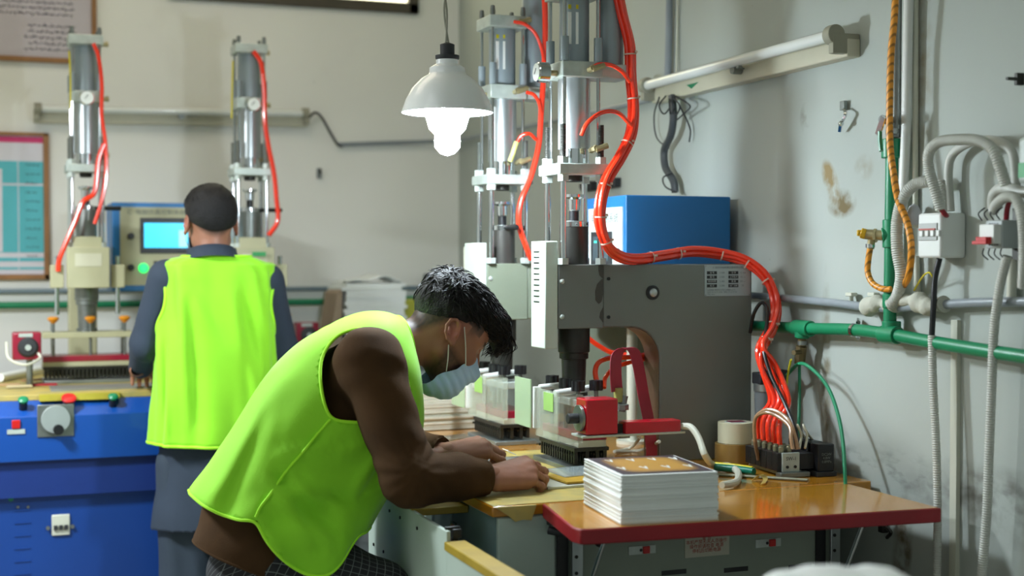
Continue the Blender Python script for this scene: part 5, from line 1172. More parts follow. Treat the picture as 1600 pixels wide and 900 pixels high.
MB().b2((at(62, 640, Y=YF).x, YF + .02, LZ - .021), (at(188, 640, Y=YF).x, YF + .06, LZ + .0015)).build('yellow_edge_tape', mat('yellow_edge_tape', (190, 176, 60), .5, var=.12), lc)
def onslope(px, py): p = at(px, py, Y=YF + .02); return p
for px, py, m, r, nm in ((36, 618, 'green', .018, 'green_button'), (107, 607, 'switchred', .026, 'red_stop_button'), (176, 610, 'green', .018, 'green_button')):
    p = Vector((at(px, py, Y=YF + .02).x, YF + .02, LZ - .048)); q = MB(); q.cyl(p, p + Vector((0, -.02, .03)), r * .8, n=20); q.build('button_base', 'black', lc); q = MB(); q.lathe([(r * .7, 0), (r, .006), (r, .012), (r * .6, .017)], p + Vector((0, -.02, .03)), (0, -.5, .8), 20); q.build(nm, m, lc)
p = at(87, 657, Y=YF - .022); MB().box(p, (.125, .006, .115)).build('dial_plate', 'steel', lc, bevel=.002); q = MB(); q.cyl(p + Vector((0, -.003, .005)), p + Vector((0, -.018, .005)), .050, n=32); q.build('timer_dial', mat('dial_grey', (150, 158, 156), .35), lc, bevel=.002); q = MB(); q.cyl(p + Vector((.008, -.018, -.03)), p + Vector((.008, -.04, -.03)), .018, n=20); q.build('dial_knob', 'black', lc)
p = at(25, 663, Y=YF - .022); MB().box(p, (.028, .012, .03)).build('red_switch', 'switchred', lc, bevel=.002); MB().box(p + Vector((0, .002, -.026)), (.06, .008, .016)).build('label_plate', 'plate', lc)
p = at(95, 820, Y=YF + .028); MB().box(p, (.062, .012, .075)).build('breaker_body', 'offw', lc, bevel=.003)
for k in range(3): MB().box(p + Vector((-.018 + .018 * k, -.009, -.008)), (.013, .008, .016)).build('breaker_toggle', 'dark', lc)
for dx in (-.044, .04): MB().cyl(p + Vector((dx, 0, -.008)), p + Vector((dx, -.008, -.008)), .007).build('screw', 'steel', lc)
for px, py in ((27, 704), (27, 726), (44, 724), (103, 698), (28, 792), (44, 792)): p = at(px, py, Y=YF + .028 if py > 720 else YF); MB().cyl(p, p + Vector((0, -.004, 0)), .005, n=10).build('screw', 'steel', lc)
p = at(17, 779, Y=YF + .028); MB().cyl(p, p + Vector((0, -.008, 0)), .009).build('green_lamp', 'green', lc)
for k in range(6): p = at(35, 797 + k * 20, Y=YF + .029); MB().box(p, (.055, .004, .004)).build('louvre', 'blue', lc)
p = at(200, 739, Y=YF + .029); MB().box(p, (.045, .004, .008)).build('handle_slot', 'black', lc)
TL, BL = press('slim_press', 'cream and chrome press on the blue cabinet, left of the two', (.37, 5.75, LZ), PI / 2, 'left')
def lplaten(T, B, s):
    platen(T, B, 'left', w=.07, d=.17)
lplaten(TL, BL, 0)
for y in (-.12, 0, .12): pass
T2 = copy_tree(TL); T2.location = (1.02, 5.75, LZ); T2['label'] = 'cream and chrome press half hidden behind the standing worker'
T2['group'] = TL['group'] = 'slim presses on the blue cabinet'
q = MB(); p = at(405, 397, Y=5.62); q.box(p, (.055, .003, .018)); tag(q.build('green_label', mat('label_green', (50, 160, 90), .5)), 'small green label on the front cover of the half hidden slim press', 'label')
for x, sgn in ((.37, 1), (1.02, 1)):
    r = 'left' if x < 1 else 'right'
    ox = 0 if x < 1 else 252
    yv = 5.66
    def hp(px, py): return at(px, py, Y=yv)
    if x < 1:
        hose('red hose running down the right side of the left slim press', [hp(146, 68), hp(154, 90), hp(159, 130), hp(159, 180), hp(165, 225), hp(166, 270), hp(160, 310), hp(148, 350)], .008, sub=6)
        hose('red hose crossing behind the left slim press down to the bench', [hp(163, 225), hp(154, 250), hp(148, 300), hp(130, 315), hp(118, 345), hp(105, 375), hp(93, 405), hp(91, 424)], .010, sub=6)
        hose('thin yellow tube down the left side of the left slim press', [hp(108, 80), hp(110, 120), hp(110, 170)], .0035, 'yellow', 'yellow_tube', 'tube')
    else:
        hose('red hose looping down beside the half hidden slim press', [hp(396, 80), hp(408, 100), hp(413, 140), hp(414, 190), hp(420, 230), hp(428, 270), hp(432, 310), hp(434, 345), hp(420, 368)], .010, sub=6)
        hose('thin yellow tube down the left side of the half hidden slim press', [hp(364, 95), hp(363, 130), hp(362, 185)], .0035, 'yellow', 'yellow_tube', 'tube')
# control panel between them
pn = thing('control_box', 'blue control box with lit cyan screen between the two slim presses', 'control box', (.7, 6.1, 1.3))
YP = 5.98; p0, p1 = at(176, 455, Y=YP), at(330, 318, Y=YP)
MB().b2((p0.x, YP, p0.z), (p1.x + .03, YP + .3, p1.z)).build('case', 'bluel', pn, bevel=.004)
a0, a1 = at(188, 446, Y=YP), at(322, 325, Y=YP); MB().b2((a0.x, YP - .004, a0.z), (a1.x + .03, YP, a1.z)).build('front_panel', 'cream', pn)
a0, a1 = at(219, 396, Y=YP), at(303, 341, Y=YP); MB().b2((a0.x, YP - .010, a0.z), (a1.x, YP - .003, a1.z)).build('screen_bezel', 'black', pn, bevel=.002)
a0, a1 = at(225, 387, Y=YP), at(293, 349, Y=YP); MB().b2((a0.x, YP - .012, a0.z), (a1.x, YP - .010, a1.z)).build('lit_screen', mat('cyan_screen', (50, 200, 246), .3, emit=1.05, var=0), pn)
a0, a1 = at(279, 386, Y=YP), at(291, 360, Y=YP); MB().b2((a0.x, YP - .0128, a0.z), (a1.x, YP - .0121, a1.z)).build('screen_panel', mat('pale_cyan_screen', (140, 225, 240), .3, emit=1.0, var=0), pn)
for px, py in ((204, 369), (204, 418)): p = at(px, py, Y=YP - .004); MB().cyl(p, p + Vector((0, -.025, 0)), .014, n=16).build('knob', 'black', pn, bevel=.002)
p = at(224, 419, Y=YP - .004); MB().lathe([(.020, 0), (.020, .008), (.012, .016)], p, (0, -1, 0), 20).build('green_lamp', mat('lit_green_lamp', (40, 230, 110), .3, emit=1.6, var=0), pn)
a0, a1 = at(240, 432, Y=YP), at(262, 408, Y=YP); MB().b2((a0.x, YP - .008, a0.z), (a1.x, YP - .003, a1.z)).build('dark_key', 'black', pn)
text('lettering', 'C  \u7535\u8111\u4eff\u771f\u63a7\u5236\u7cfb\u7edf', .026, mat('panel_ink', (110, 118, 116), .6), pn, at(245, 332, Y=YP - .0045), (1, 0, 0), (0, 0, 1))
MB().cyl((.68, 6.1, LZ), (.68, 6.1, p0.z), .02).build('post', 'offw', pn)
# red feed motors
def motor(label, px, py, Y, zt):
    p = at(px, py, Y=Y); T = thing('feed_motor', label, 'motor', (p.x, Y, zt))
    MB().box(p + Vector((0, .04, 0)), (.105, .08, .105)).build('housing', 'mred', T, bevel=.006)
    q = MB(); q.lathe([(.036, 0), (.038, .004), (.030, .014), (.014, .016)], p + Vector((.004, 0, -.004)), (0, -1, 0), 28); q.build('dial', 'dark', T); q = MB(); q.cyl(p + Vector((.004, -.014, -.004)), p + Vector((.004, -.022, -.004)), .011); q.build('dial_hub', 'plate', T)
    MB().box(p + Vector((-.004, -.001, .042)), (.05, .003, .014)).build('label_plate', 'plate', T)
    MB().cyl(Vector((p.x + .01, Y + .04, zt)), Vector((p.x + .01, Y + .04, p.z - .05)), .012).build('stand', 'steel', T)
    return T
motor('dark red box motor with black dial at left end of the blue cabinet', 42, 541, 5.55, LZ)
# clutter on the blue cabinet
q = MB(); q.tube([at(0, 590, Z=LZ + .02), at(40, 582, Z=LZ + .02), at(85, 572, Z=LZ + .025)], .016, n=12); tag(q.build('cardboard_tube', 'paper'), 'white paper tube lying at left end of the blue cabinet', 'tube')
q = MB(); q.tube([at(10, 535, Y=5.55), at(14, 560, Y=5.5), at(40, 570, Y=5.45), at(62, 560, Y=5.5), at(60, 552, Y=5.52)], .005, n=8); tag(q.build('cream_cable', 'offw'), 'thin cream cable curling under the box motor', 'cable')
rs = random.Random(11); cols = [(186, 150, 110), (206, 190, 150), (150, 110, 80), (176, 40, 50), (60, 60, 60), (200, 180, 160)]
for k, (px, py) in enumerate(((12, 600), (30, 604), (52, 596), (70, 600), (88, 594), (8, 587))):
    p = at(px, py, Z=LZ + .006); lbs = ('tan', 'pale tan', 'brown', 'red', 'dark', 'beige')
    q = MB(); q.box(Vector((p.x, p.y, LZ + .004 + .004 * (k % 3))), (.09, .035, .006), Matrix.Rotation(rs.uniform(-.6, .6), 3, 'Z')); tag(q.build('offcut', mat('offcut_' + lbs[k].replace(' ', '_'), cols[k], .7)), '%s offcut strip in the clutter at left end of the blue cabinet' % lbs[k], 'offcut')
q = MB(); q.box(Vector((at(150, 585, Z=LZ).x, 5.44, LZ + .004)), (.42, .16, .008)); tag(q.build('feed_tray', mat('grey_tray', (150, 152, 150), .4, .4)), 'flat grey tray in front of the left slim press', 'tray')
# back bench with paper and motor
bb2 = thing('grey_cabinet', 'grey metal cabinet by the back wall carrying the white paper pile', 'cabinet', (1.72, 5.95, 0))
gx0, gx1, gy = 1.575, 2.14, 6.12
MB().b2((gx0, gy, .09), (gx1, 6.52, .93)).build('body', mat('light_grey_enamel', (160, 168, 170), .45, var=.04), bb2, bevel=.005)
MB().b2((1.22, gy - .02, .93), (gx1, 6.54, .955)).build('worktop', 'steel', bb2, bevel=.003)
for x in (1.25,):
    for y in (gy + .02, 6.48): MB().b2((x - .02, y - .02, 0), (x + .02, y + .02, .93)).build('leg', 'steel', bb2)
MB().b2((gx0 + .01, gy - .008, .14), (1.85, gy + .002, .90)).build('door', mat('light_grey_enamel', (160, 168, 170), .45), bb2, bevel=.003); MB().b2((1.865, gy - .008, .14), (gx1 - .01, gy + .002, .90)).build('door', mat('light_grey_enamel', (160, 168, 170), .45), bb2, bevel=.003)
for x in (gx0 + .05, gx1 - .05):
    for y in (gy + .06, 6.46): MB().b2((x - .03, y - .03, 0), (x + .03, y + .03, .09)).build('foot', 'dark', bb2)
T = layered('paper_pile', 'tall white pile of sheets on the grey cabinet beyond the bent worker', 'paper stack', 1.66, 6.27, .956, 1.325, .285, .26, .02, 22, 'paper', .006, seed=12)
q = MB(); q.prism([(1.505, 6.15, .956), (1.435, 6.15, .956), (1.485, 6.15, 1.28), (1.508, 6.15, 1.30)], (0, .24, 0)); tag(q.build('cardboard_backing', 'card'), 'brown cardboard leaning against left side of the white paper pile', 'cardboard')
q = MB()
for i in range(13): 
    pass
n = 10; V = []; F = []
for i in range(n + 1):
    for j in range(n + 1): V.append((1.53 + i * .26 / n, 6.15 + j * .22 / n, 1.328 + .025 * math.exp(-((i - 6) / 3.0) ** 2) + .008 * math.sin(j * .8 + i)))
for i in range(n):
    for j in range(n): F.append((i * (n + 1) + j, (i + 1) * (n + 1) + j, (i + 1) * (n + 1) + j + 1, i * (n + 1) + j + 1))
o = meshobj('curled_sheet', V, F, 'paper'); s_ = o.modifiers.new('s', 'SOLIDIFY'); s_.thickness = .004; s_.offset = 1; tag(o, 'curled top sheet lying loose on the tall white paper pile', 'paper')
motor('small red motor on the grey cabinet, seen between the two workers', 481, 522, 6.20, .955)
q = MB(); p = at(640, 475, Y=6.25); q.box(Vector((p.x, 6.30, 1.10)), (.10, .14, .29)); tag(q.build('yellow_box', mat('yellow_carton', (196, 196, 70), .6), bevel=.004), 'yellow carton on the grey cabinet right of the white paper pile', 'carton')
# ------------------------------------------------------------------ people
vest_m = mat('lime_vest_fabric', (146, 226, 28), .75, var=.05, scale=6, bump=.12, bscale=420, sheen=.2)
bind_m = mat('lime_vest_binding', (174, 250, 40), .6, var=.02)
shirt_m = mat('dark_brown_jersey', (72, 50, 28), .9, spec=.15, var=.08, scale=9, bump=.10, bscale=300, rgb2=(60, 42, 25))
skin_m = mat('skin', (152, 104, 82), .5, vcol=True, var=.08, scale=30, bump=.04, bscale=260)
skin_m.node_tree.nodes['Principled BSDF'].inputs['Subsurface Weight'].default_value = .08
skin_m.node_tree.nodes['Principled BSDF'].inputs['Subsurface Radius'].default_value = (.012, .005, .003)
hair_m = mat('black_hair', (22, 20, 22), .6, var=.3, scale=60, spec=.35, bump=.5, bscale=220)
mask_m = mat('surgical_mask_blue', (186, 220, 255), .7, var=.04, bump=.05, bscale=500)
kam_m = mat('slate_blue_cotton', (42, 54, 70), .85, var=.06, bump=.1, bscale=260)
def sdf_obj(S, name, m, parent, colors=None, ret=False):
    V, F = S.mesh()
    if ret: return V, F
    return meshobj(name, V, F, m, parent, smooth=180, colors=colors)
def garment(V, F, name, m, parent, thick=.003, bind=None, bindr=.0045, bindname='binding', keep=None):
    F = [tuple(int(i) for i in f) for f in F]
    o = meshobj(name, V, F, m, parent, smooth=180)
    s = o.modifiers.new('cloth', 'SOLIDIFY'); s.thickness = thick; s.offset = 0
    if bind:
        for ch in loops(V, F):
            P = [Vector(V[i]) for i in ch]
            if keep and not keep(P): continue
            Q = []                                  # even spacing and a little smoothing
            for p in P:
                if not Q or (p - Q[-1]).length > .008: Q.append(p)
            if len(Q) < 6: continue
            for _ in range(2): Q = [(Q[i - 1] + Q[i] * 2 + Q[(i + 1) % len(Q)]) / 4 for i in range(len(Q))]
            q = MB(); q.tube(Q, bindr, n=8, sub=2, closed=True); q.build(bindname, bind, o)
    return o
# ================= worker bending over the front press
YC = 3.50
PX = lambda px, py, Y=YC: at(px, py, Y=Y)
W1 = thing('person', 'person in lime vest, brown long-sleeved top and blue face mask, bent over the front press', 'person', (.72, YC, 0))
sR, eR, wR = PX(577, 566, 3.325), PX(640, 748, 3.20), PX(772, 746, 3.245)
sL, eL, wL = PX(600, 585, 3.67), PX(600, 705, 3.75), PX(702, 708, 3.56)
pel, mid, che, nkb = PX(420, 835), PX(490, 730), PX(558, 610), PX(612, 545)
head_o = at(699, 519, Y=3.50)
fdir = Vector((cR.x * .665 + 0, 0, 0)); 
# head frame: face towards the work: right and down, seen in exact profile a hair towards the lens
f3 = (Vector((.77, .03, -.64))).normalized(); u3 = Vector((.64, 0, .77))
HM = basis(f3, u3, head_o) @ Matrix.Scale(1.05, 4)
inv = HM.inverted()
nk_l = inv @ nkb; 
hV, hF, hC = head_mesh(.003, neck=((-.028, 0, -.035), tuple(Vector((-.028, 0, -.035)).lerp(nk_l, .98))), nr=(.056, .064))
hV = xf(hV, HM)
# right hand: palm on the bench, fingers curled over the sheet
ptR = Vector((1, .10, .12)).normalized()
HR = basis(ptR, (-.12, -.50, .85), wR) @ Matrix.Scale(1.13, 4)
rV, rF, rC = hand_mesh(bend=(34, 58, 40), spread=.04, thumb=[(.022, .026, -.016), (.052, .040, -.036), (.080, .036, -.050), (.104, .024, -.058)])
rV = xf(rV, HR)
HL0 = basis(Vector((1, -.10, .14)), (-.1, -.55, 1), wL) @ Matrix.Scale(1.1, 4)
lV, lF, lC = hand_mesh(bend=(38, 52, 34), spread=.05, thumb=[(.022, .026, -.014), (.056, .044, -.026), (.088, .040, -.034), (.114, .026, -.038)])
lV[:, 1] *= -1; lF = lF[:, ::-1]; lV = xf(lV, HL0)
# coarse body under the clothes
S = SDF((.35, 2.98, .02), (1.45, 3.98, 1.42), .009)
def torso(S, g, k=.04):
    S.ell(pel, (.135 + g, .165 + g, .15 + g), k); S.cone(pel, mid, .125 + g, .115 + g, k, flat=((0, 1, 0), 1.25))
    S.cone(mid, che, .118 + g, .125 + g, k, flat=((0, 1, 0), 1.3)); S.cone(che, che.lerp(nkb, .75), .115 + g, .075 + g, k, flat=((0, 1, 0), 1.3))
    S.cone(sL, sR, .060 + g, .060 + g, .05)
    for q_, sg in ((sR, -1), (sL, 1)): S.cone(q_, che + Vector((-.02, sg * .10, .02)), .078 + g, .085 + g, .03)
torso(S, -.012)
S.cone(che.lerp(nkb, .6), nkb + Vector((.02, 0, .01)), .062, .058, .03)
for s_, e_, w_ in ((sR, eR, wR), (sL, eL, wL)):
    S.cone(s_, e_, .056, .045, .03); S.cone(e_, w_, .043, .028, .02)
hipR, hipL = pel + Vector((.02, -.09, -.03)), pel + Vector((.02, .09, -.03))
knR, knL = Vector((.915, 3.345, .605)), Vector((.90, 3.66, .50))
anR, anL = Vector((.76, 3.345, .10)), Vector((.70, 3.62, .10))
for h_, k_, a_ in ((hipR, knR, anR), (hipL, knL, anL)):
    S.cone(h_, k_, .075, .052, .03); S.cone(k_, a_, .052, .036, .02); S.cone(a_ + Vector((0, 0, -.05)), a_ + Vector((.16, 0, -.06)), .034, .026, .02)
bV, bF = S.mesh(); bC = flatcol(bV, SKIN)
V, F, C = body_join([(bV, bF, bC), (hV, hF, hC), (rV, rF, rC), (lV, lF, lC)])
body1 = meshobj('body', V, F, skin_m, W1, smooth=180, colors=C)
# shirt
def wrinkle(amp, sc, dirv, seed=0):
    d = npv(Vector(dirv).normalized())
    return lambda x, y, z: amp * (fbm(x * sc, y * sc, z * sc, seed) + .5 * np.sin(sc * 2.2 * (x * d[0] + y * d[1] + z * d[2]) + 3 * fbm(x * sc * .5, y * sc * .5, z * sc * .5, seed + 1)))
S = SDF((.42, 3.02, .62), (1.42, 3.98, 1.34), .0065)
torso(S, .0)
S.cone(PX(402, 812), PX(392, 872), .14, .15, .04, flat=((0, 1, 0), 1.1)); S.cone(pel, pel + Vector((.03, 0, -.07)), .15, .15, .04)
for s_, e_, w_, k1 in ((sR, eR, wR, 1), (sL, eL, wL, 0)):
    dn = (w_ - e_).normalized()
    S.cone(s_, e_, .079, .066, .03); S.cone(e_, e_.lerp(w_, .55), .064, .056, .03); S.cone(e_.lerp(w_, .55), w_ - dn * .03, .056, .044, .015)
    S.cone(w_ - dn * .06, w_ - dn * .03, .044, .043, .006)
    S.cone(w_ + dn * .028, w_ + dn * .08, .07, .07, .001, neg=True)
S.warp(wrinkle(.0032, 34, (.3, .2, 1), 4))
# folds radiating inside the elbow and along the upper arm
def folds(x, y, z):
    o = 0
    for (e_, s_, w_) in ((eR, sR, wR), (eL, sL, wL)):
        r = np.sqrt((x - e_.x) ** 2 + (y - e_.y) ** 2 + (z - e_.z - .03) ** 2); a = np.arctan2(z - e_.z - .03, x - e_.x)
        o = o + .0028 * np.sin(a * 13 + r * 30) * np.exp(-(r / .10) ** 2)
    return o
S.warp(folds)
sV, sF = S.mesh()
# hem: cut below a line that rises to the back
hem = [at(250, 700, Y=YC), at(300, 846, Y=YC), at(330, 858, Y=YC), at(400, 880, Y=YC), at(470, 900, Y=YC), at(640, 900, Y=YC), at(1400, 900, Y=YC), at(1400, 300, Y=YC), at(250, 300, Y=YC)]
g = -polysd(sV[:, 0], sV[:, 2], [(p.x, p.z) for p in hem])
# neckline
nv = (nkb - che).normalized(); gn = (nkb + nv * .022 - Vector((0, 0, 0))); gg = -((sV - npv(gn)) @ npv(nv)) + 10 * (np.abs(sV[:, 1] - YC) > .11)
sV2, sF2 = clip(sV, sF, np.minimum(g, gg)); sh1 = garment(sV2, sF2, 'brown_top', shirt_m, W1, .003, bind=shirt_m, bindr=.0038, bindname='hem')
for e_, w_ in ((eR, wR), (eL, wL)):
    dn = (w_ - e_).normalized(); q = MB(); q.lathe([(.0415, -.034), (.0455, -.033), (.0450, -.006), (.0425, -.002), (.0400, -.004)], w_ - dn * .020, dn, 28, cap=False); q.build('cuff', shirt_m, sh1, smooth=60)
# trousers, window-pane check laid along the thigh
S = SDF((.40, 2.98, .05), (1.35, 3.90, .98), .008)
S.ell(pel + Vector((.0, 0, -.06)), (.138, .16, .13), .03)
for h_, k_, a_ in ((hipR, knR, anR), (hipL, knL, anL)):
    S.cone(h_, k_, .098, .076, .03); S.cone(k_, a_, .075, .06, .02)
S.ell(pel + Vector((-.005, 0, -.10)), (.15, .165, .12), .03)
S.warp(wrinkle(.003, 26, (1, 0, .5), 7)); S.warp(lambda x, y, z: np.maximum(0, .13 - z) * 2)
tV, tF = S.mesh()
chk = bpy.data.materials.new('dark_check_cotton'); chk.use_nodes = True; nt = chk.node_tree; N = nt.nodes; L = nt.links; b = N['Principled BSDF']; b.inputs['Roughness'].default_value = .85
tc = N.new('ShaderNodeTexCoord'); mp = N.new('ShaderNodeMapping'); L.new(tc.outputs['Object'], mp.inputs[0])
th_ang = math.atan2(knR.z - hipR.z, knR.x - hipR.x); mp.vector_type = 'TEXTURE'; mp.inputs['Rotation'].default_value = (0, -th_ang + .0, 0)
sp = N.new('ShaderNodeSeparateXYZ'); L.new(mp.outputs[0], sp.inputs[0])
def lines(sock, period, width):
    a = N.new('ShaderNodeMath'); a.operation = 'PINGPONG'; L.new(sock, a.inputs[0]); a.inputs[1].default_value = period / 2
    c = N.new('ShaderNodeMath'); c.operation = 'LESS_THAN'; L.new(a.outputs[0], c.inputs[0]); c.inputs[1].default_value = width; return c.outputs[0]
mxm = N.new('ShaderNodeMath'); mxm.operation = 'MAXIMUM'; L.new(lines(sp.outputs[0], .0205, .0009), mxm.inputs[0])
ang = N.new('ShaderNodeMath'); ang.operation = 'ADD'; L.new(sp.outputs[2], ang.inputs[0]); L.new(sp.outputs[1], ang.inputs[1]); L.new(lines(ang.outputs[0], .0205, .0009), mxm.inputs[1])
mx = N.new('ShaderNodeMix'); mx.data_type = 'RGBA'; L.new(mxm.outputs[0], mx.inputs[0]); mx.inputs[6].default_value = lin((26, 27, 32)); mx.inputs[7].default_value = lin((100, 106, 106)); L.new(mx.outputs[2], b.inputs['Base Color'])
meshobj('checked_trousers', tV, tF, chk, W1, smooth=180)
for a_, nm in ((anR, 'shoe'), (anL, 'shoe')):
    q = MB(); q.tube([a_ + Vector((-.05, 0, -.05)), a_ + Vector((.02, 0, -.045)), a_ + Vector((.12, 0, -.060)), a_ + Vector((.19, 0, -.068))], lambda t: .048 - .012 * t, n=16, flat=.9); q.build(nm, 'black', W1)
# vest: rings from the neck to the hem, (back point, front point, half width, exponent)
R0 = [((622, 494), (640, 556), .075), ((600, 487), (645, 585), .125), ((572, 487), (648, 618), .172), ((540, 496), (650, 655), .200), ((508, 512), (640, 695), .212), ((478, 531), (622, 728), .212),
      ((450, 554), (608, 752), .208), ((424, 580), (596, 772), .204), ((400, 612), (584, 792), .204), ((378, 648), (572, 812), .206), ((355, 688), (560, 835), .208), ((330, 728), (550, 868), .210), ((303, 766), (535, 905), .212), ((285, 800), (520, 935), .214)]
R1 = []
for i in range(len(R0) - 1):
    for k in range(4):
        t = k / 4; a0, a1 = R0[i], R0[i + 1]
        p = [R0[max(0, i - 1)], a0, a1, R0[min(len(R0) - 1, i + 2)]]
        cr = lambda f: .5 * (2 * f(p[1]) + (f(p[2]) - f(p[0])) * t + (2 * f(p[0]) - 5 * f(p[1]) + 4 * f(p[2]) - f(p[3])) * t * t + (3 * f(p[1]) - f(p[0]) - 3 * f(p[2]) + f(p[3])) * t ** 3)
        R1.append(((cr(lambda r: r[0][0]), cr(lambda r: r[0][1])), (cr(lambda r: r[1][0]), cr(lambda r: r[1][1])), cr(lambda r: r[2])))
R1.append(R0[-1])
rings = []
for B_, F_, w_ in R1:
    b3, f3_ = PX(*B_), PX(*F_); rings.append(((b3 + f3_) / 2, (f3_ - b3) / 2, Vector((0, w_, 0))))
vV, vF = lathe_ring_loft(rings, 112, 2.35)
# cloth folds: long gathers running down the back, bunching at the belly
cen = np.array([tuple(r[0]) for r in rings]).repeat(112, 0); tt = (np.arange(len(rings)) / (len(rings) - 1)).repeat(112); an = np.tile(2 * PI * np.arange(112) / 112, len(rings))
dv = vV - cen; ln = np.linalg.norm(dv, axis=1)[:, None] + 1e-9
amp = .017 * np.clip(tt - .35, 0, 1) ** 1.1
wv = np.sin(an * 7 + 2.2 * tt + .6) * .6 + np.sin(an * 13 - 3 * tt) * .35 + np.sin(an * 3 + 5 * tt)
belly = np.exp(-((tt - .80) / .13) ** 2) * np.exp(-((np.cos(an) - .30) / .55) ** 2)
wb_ = belly * .015 * np.sin(an * 7 + tt * 26 + 1.8 * np.sin(an * 4 + 9 * tt))
up_ = .0035 * np.sin(an * 5 + 9 * tt) * np.exp(-((tt - .3) / .2) ** 2) + .0025 * fbm(vV[:, 0] * 30, vV[:, 1] * 30, vV[:, 2] * 30, 21)
vV = vV + dv / ln * (amp * wv + wb_ + up_)[:, None]
nearY = 3.33
def creases(V, Y, near, lst):
    """press a few soft fold lines into the cloth on the side facing -y"""
    m = near(V)
    for x0, z0, x1, z1, am, wd in lst:
        a, b_ = at(x0, z0, Y=Y), at(x1, z1, Y=Y); ex, ez = b_.x - a.x, b_.z - a.z; L2 = ex * ex + ez * ez; wx, wz = V[:, 0] - a.x, V[:, 2] - a.z
        t = (wx * ex + wz * ez) / L2; tc_ = np.clip(t, 0, 1); s_ = (wx * ez - wz * ex) / math.sqrt(L2); r2 = (wx - ex * tc_) ** 2 + (wz - ez * tc_) ** 2
        pr = am * (s_ / wd) * np.exp(-r2 / wd ** 2) * 1.6 + am * np.exp(-((s_ - wd) / wd) ** 2 - ((t - tc_) ** 2 * L2) / wd ** 2) * np.sin(PI * tc_) * .8
        V[:, 1] -= pr * m
    return V
vV = creases(vV, 3.32, lambda V: (V[:, 1] < YC) * 1.0, [(425, 745, 515, 850, .012, .016), (465, 752, 540, 790, .010, .013), (470, 812, 535, 838, .012, .011), (405, 800, 450, 872, .008, .014), (612, 690, 560, 770, .010, .018), (330, 775, 400, 640, .010, .022), (365, 795, 425, 660, .007, .018), (520, 700, 572, 684, .006, .012), (440, 700, 500, 690, .006, .013), (450, 790, 488, 852, .008, .014), (310, 775, 370, 668, .008, .016)])
def P2(l, Y): return [(at(x, y, Y=Y).x, at(x, y, Y=Y).z) for x, y in l]
armh = smooth2d(P2([(566, 515), (540, 524), (520, 542), (506, 566), (501, 596), (503, 625), (510, 648), (522, 656), (548, 657), (590, 660), (618, 662), (634, 640), (634, 606), (622, 560), (606, 532), (586, 517)], nearY), 4)
g1 = polysd(vV[:, 0], vV[:, 2], armh); g1 = np.where(np.abs(vV[:, 1] - YC) > .05, g1, 1)
hemn = smooth2d(P2([(297, 768), (302, 782), (318, 795), (345, 806), (375, 811), (396, 806), (400, 820), (412, 842), (432, 865), (458, 884), (486, 892), (508, 888), (526, 868), (536, 852), (560, 835)], 3.36), 4)
hemn = P2([(297, 766), (303, 780), (318, 792), (345, 804), (372, 809), (395, 805), (398, 818), (408, 838), (424, 858), (446, 876), (470, 889), (492, 892), (512, 884), (528, 866), (538, 846), (556, 832)], 3.36)
poly = hemn + [(2.2, hemn[-1][1]), (2.2, 2.2), (-.5, 2.2), (-.5, hemn[0][1] + .3)]
poly = hemn + P2([(700, 830), (700, 300), (200, 300), (290, 700)], 3.36)
g2 = -polysd(vV[:, 0], vV[:, 2], poly)
cV, cF2 = clip(vV, vF, np.minimum(g1, g2))
vest1 = garment(cV, cF2, 'lime_vest', vest_m, W1, .0022, bind=bind_m, bindr=.0042)
# side seam piping on both sides
from mathutils.bvhtree import BVHTree
bvh = BVHTree.FromPolygons([tuple(p) for p in cV], [tuple(f) for f in cF2])
for sgn in (-1, 1):
    pts = []
    for x, z in P2([(512, 653), (494, 674), (470, 702), (444, 735), (420, 768), (404, 790), (396, 805)], nearY):
        h_ = bvh.ray_cast(Vector((x, YC + sgn * .6, z)), Vector((0, -sgn, 0)))
        if h_[0]: pts.append(h_[0] + Vector((0, sgn * .0015, 0)))
    if len(pts) > 2: q = MB(); q.tube(pts, .0034, n=6); q.build('side_seam', bind_m, vest1)
# ---- hair: volume plus swept locks
S = SDF((-.17, -.12, -.12), (.20, .12, .20), .0034)
S.ell((-.028, 0, .052), (.100, .082, .090), .02); S.ell((-.052, 0, .082), (.068, .064, .054), .03)
S.ell((.028, 0, .090), (.080, .070, .048), .03)
S.cone((.080, .0, .094), (.128, 0, .070), .030, .020, .03, flat=((0, 1, 0), 2.0)); S.cone((.128, .0, .070), (.138, -.005, .040), .016, .008, .015, flat=((0, 1, 0), 1.8))
S.warp(lambda x, y, z: .0042 * fbm(x * 75, y * 95, z * 75, 31) + .002 * fbm(x * 160, y * 190, z * 160, 32))
kV, kF = S.mesh()
hl = np.where(kV[:, 0] > .045, .030, np.where(kV[:, 0] > .0, .030 + 0 * kV[:, 0], .030 - (0 - kV[:, 0]) * .55))
hl = np.interp(kV[:, 0], [-.15, -.11, -.07, -.03, .0, .03, .055, .07, .085, .2], [-.045, -.025, .004, .028, .036, .036, .040, .03, -.05, -.05]) + .004 * fbm(kV[:, 0] * 120, kV[:, 1] * 120, kV[:, 2] * 0, 2)
kV, kF = clip(kV, kF, kV[:, 2] - hl)
hair = meshobj('hair', xf(kV, HM), kF, hair_m, body1, smooth=180)
rs = random.Random(17); q = MB()
hb = BVHTree.FromPolygons([tuple(p) for p in kV], [tuple(f) for f in kF])
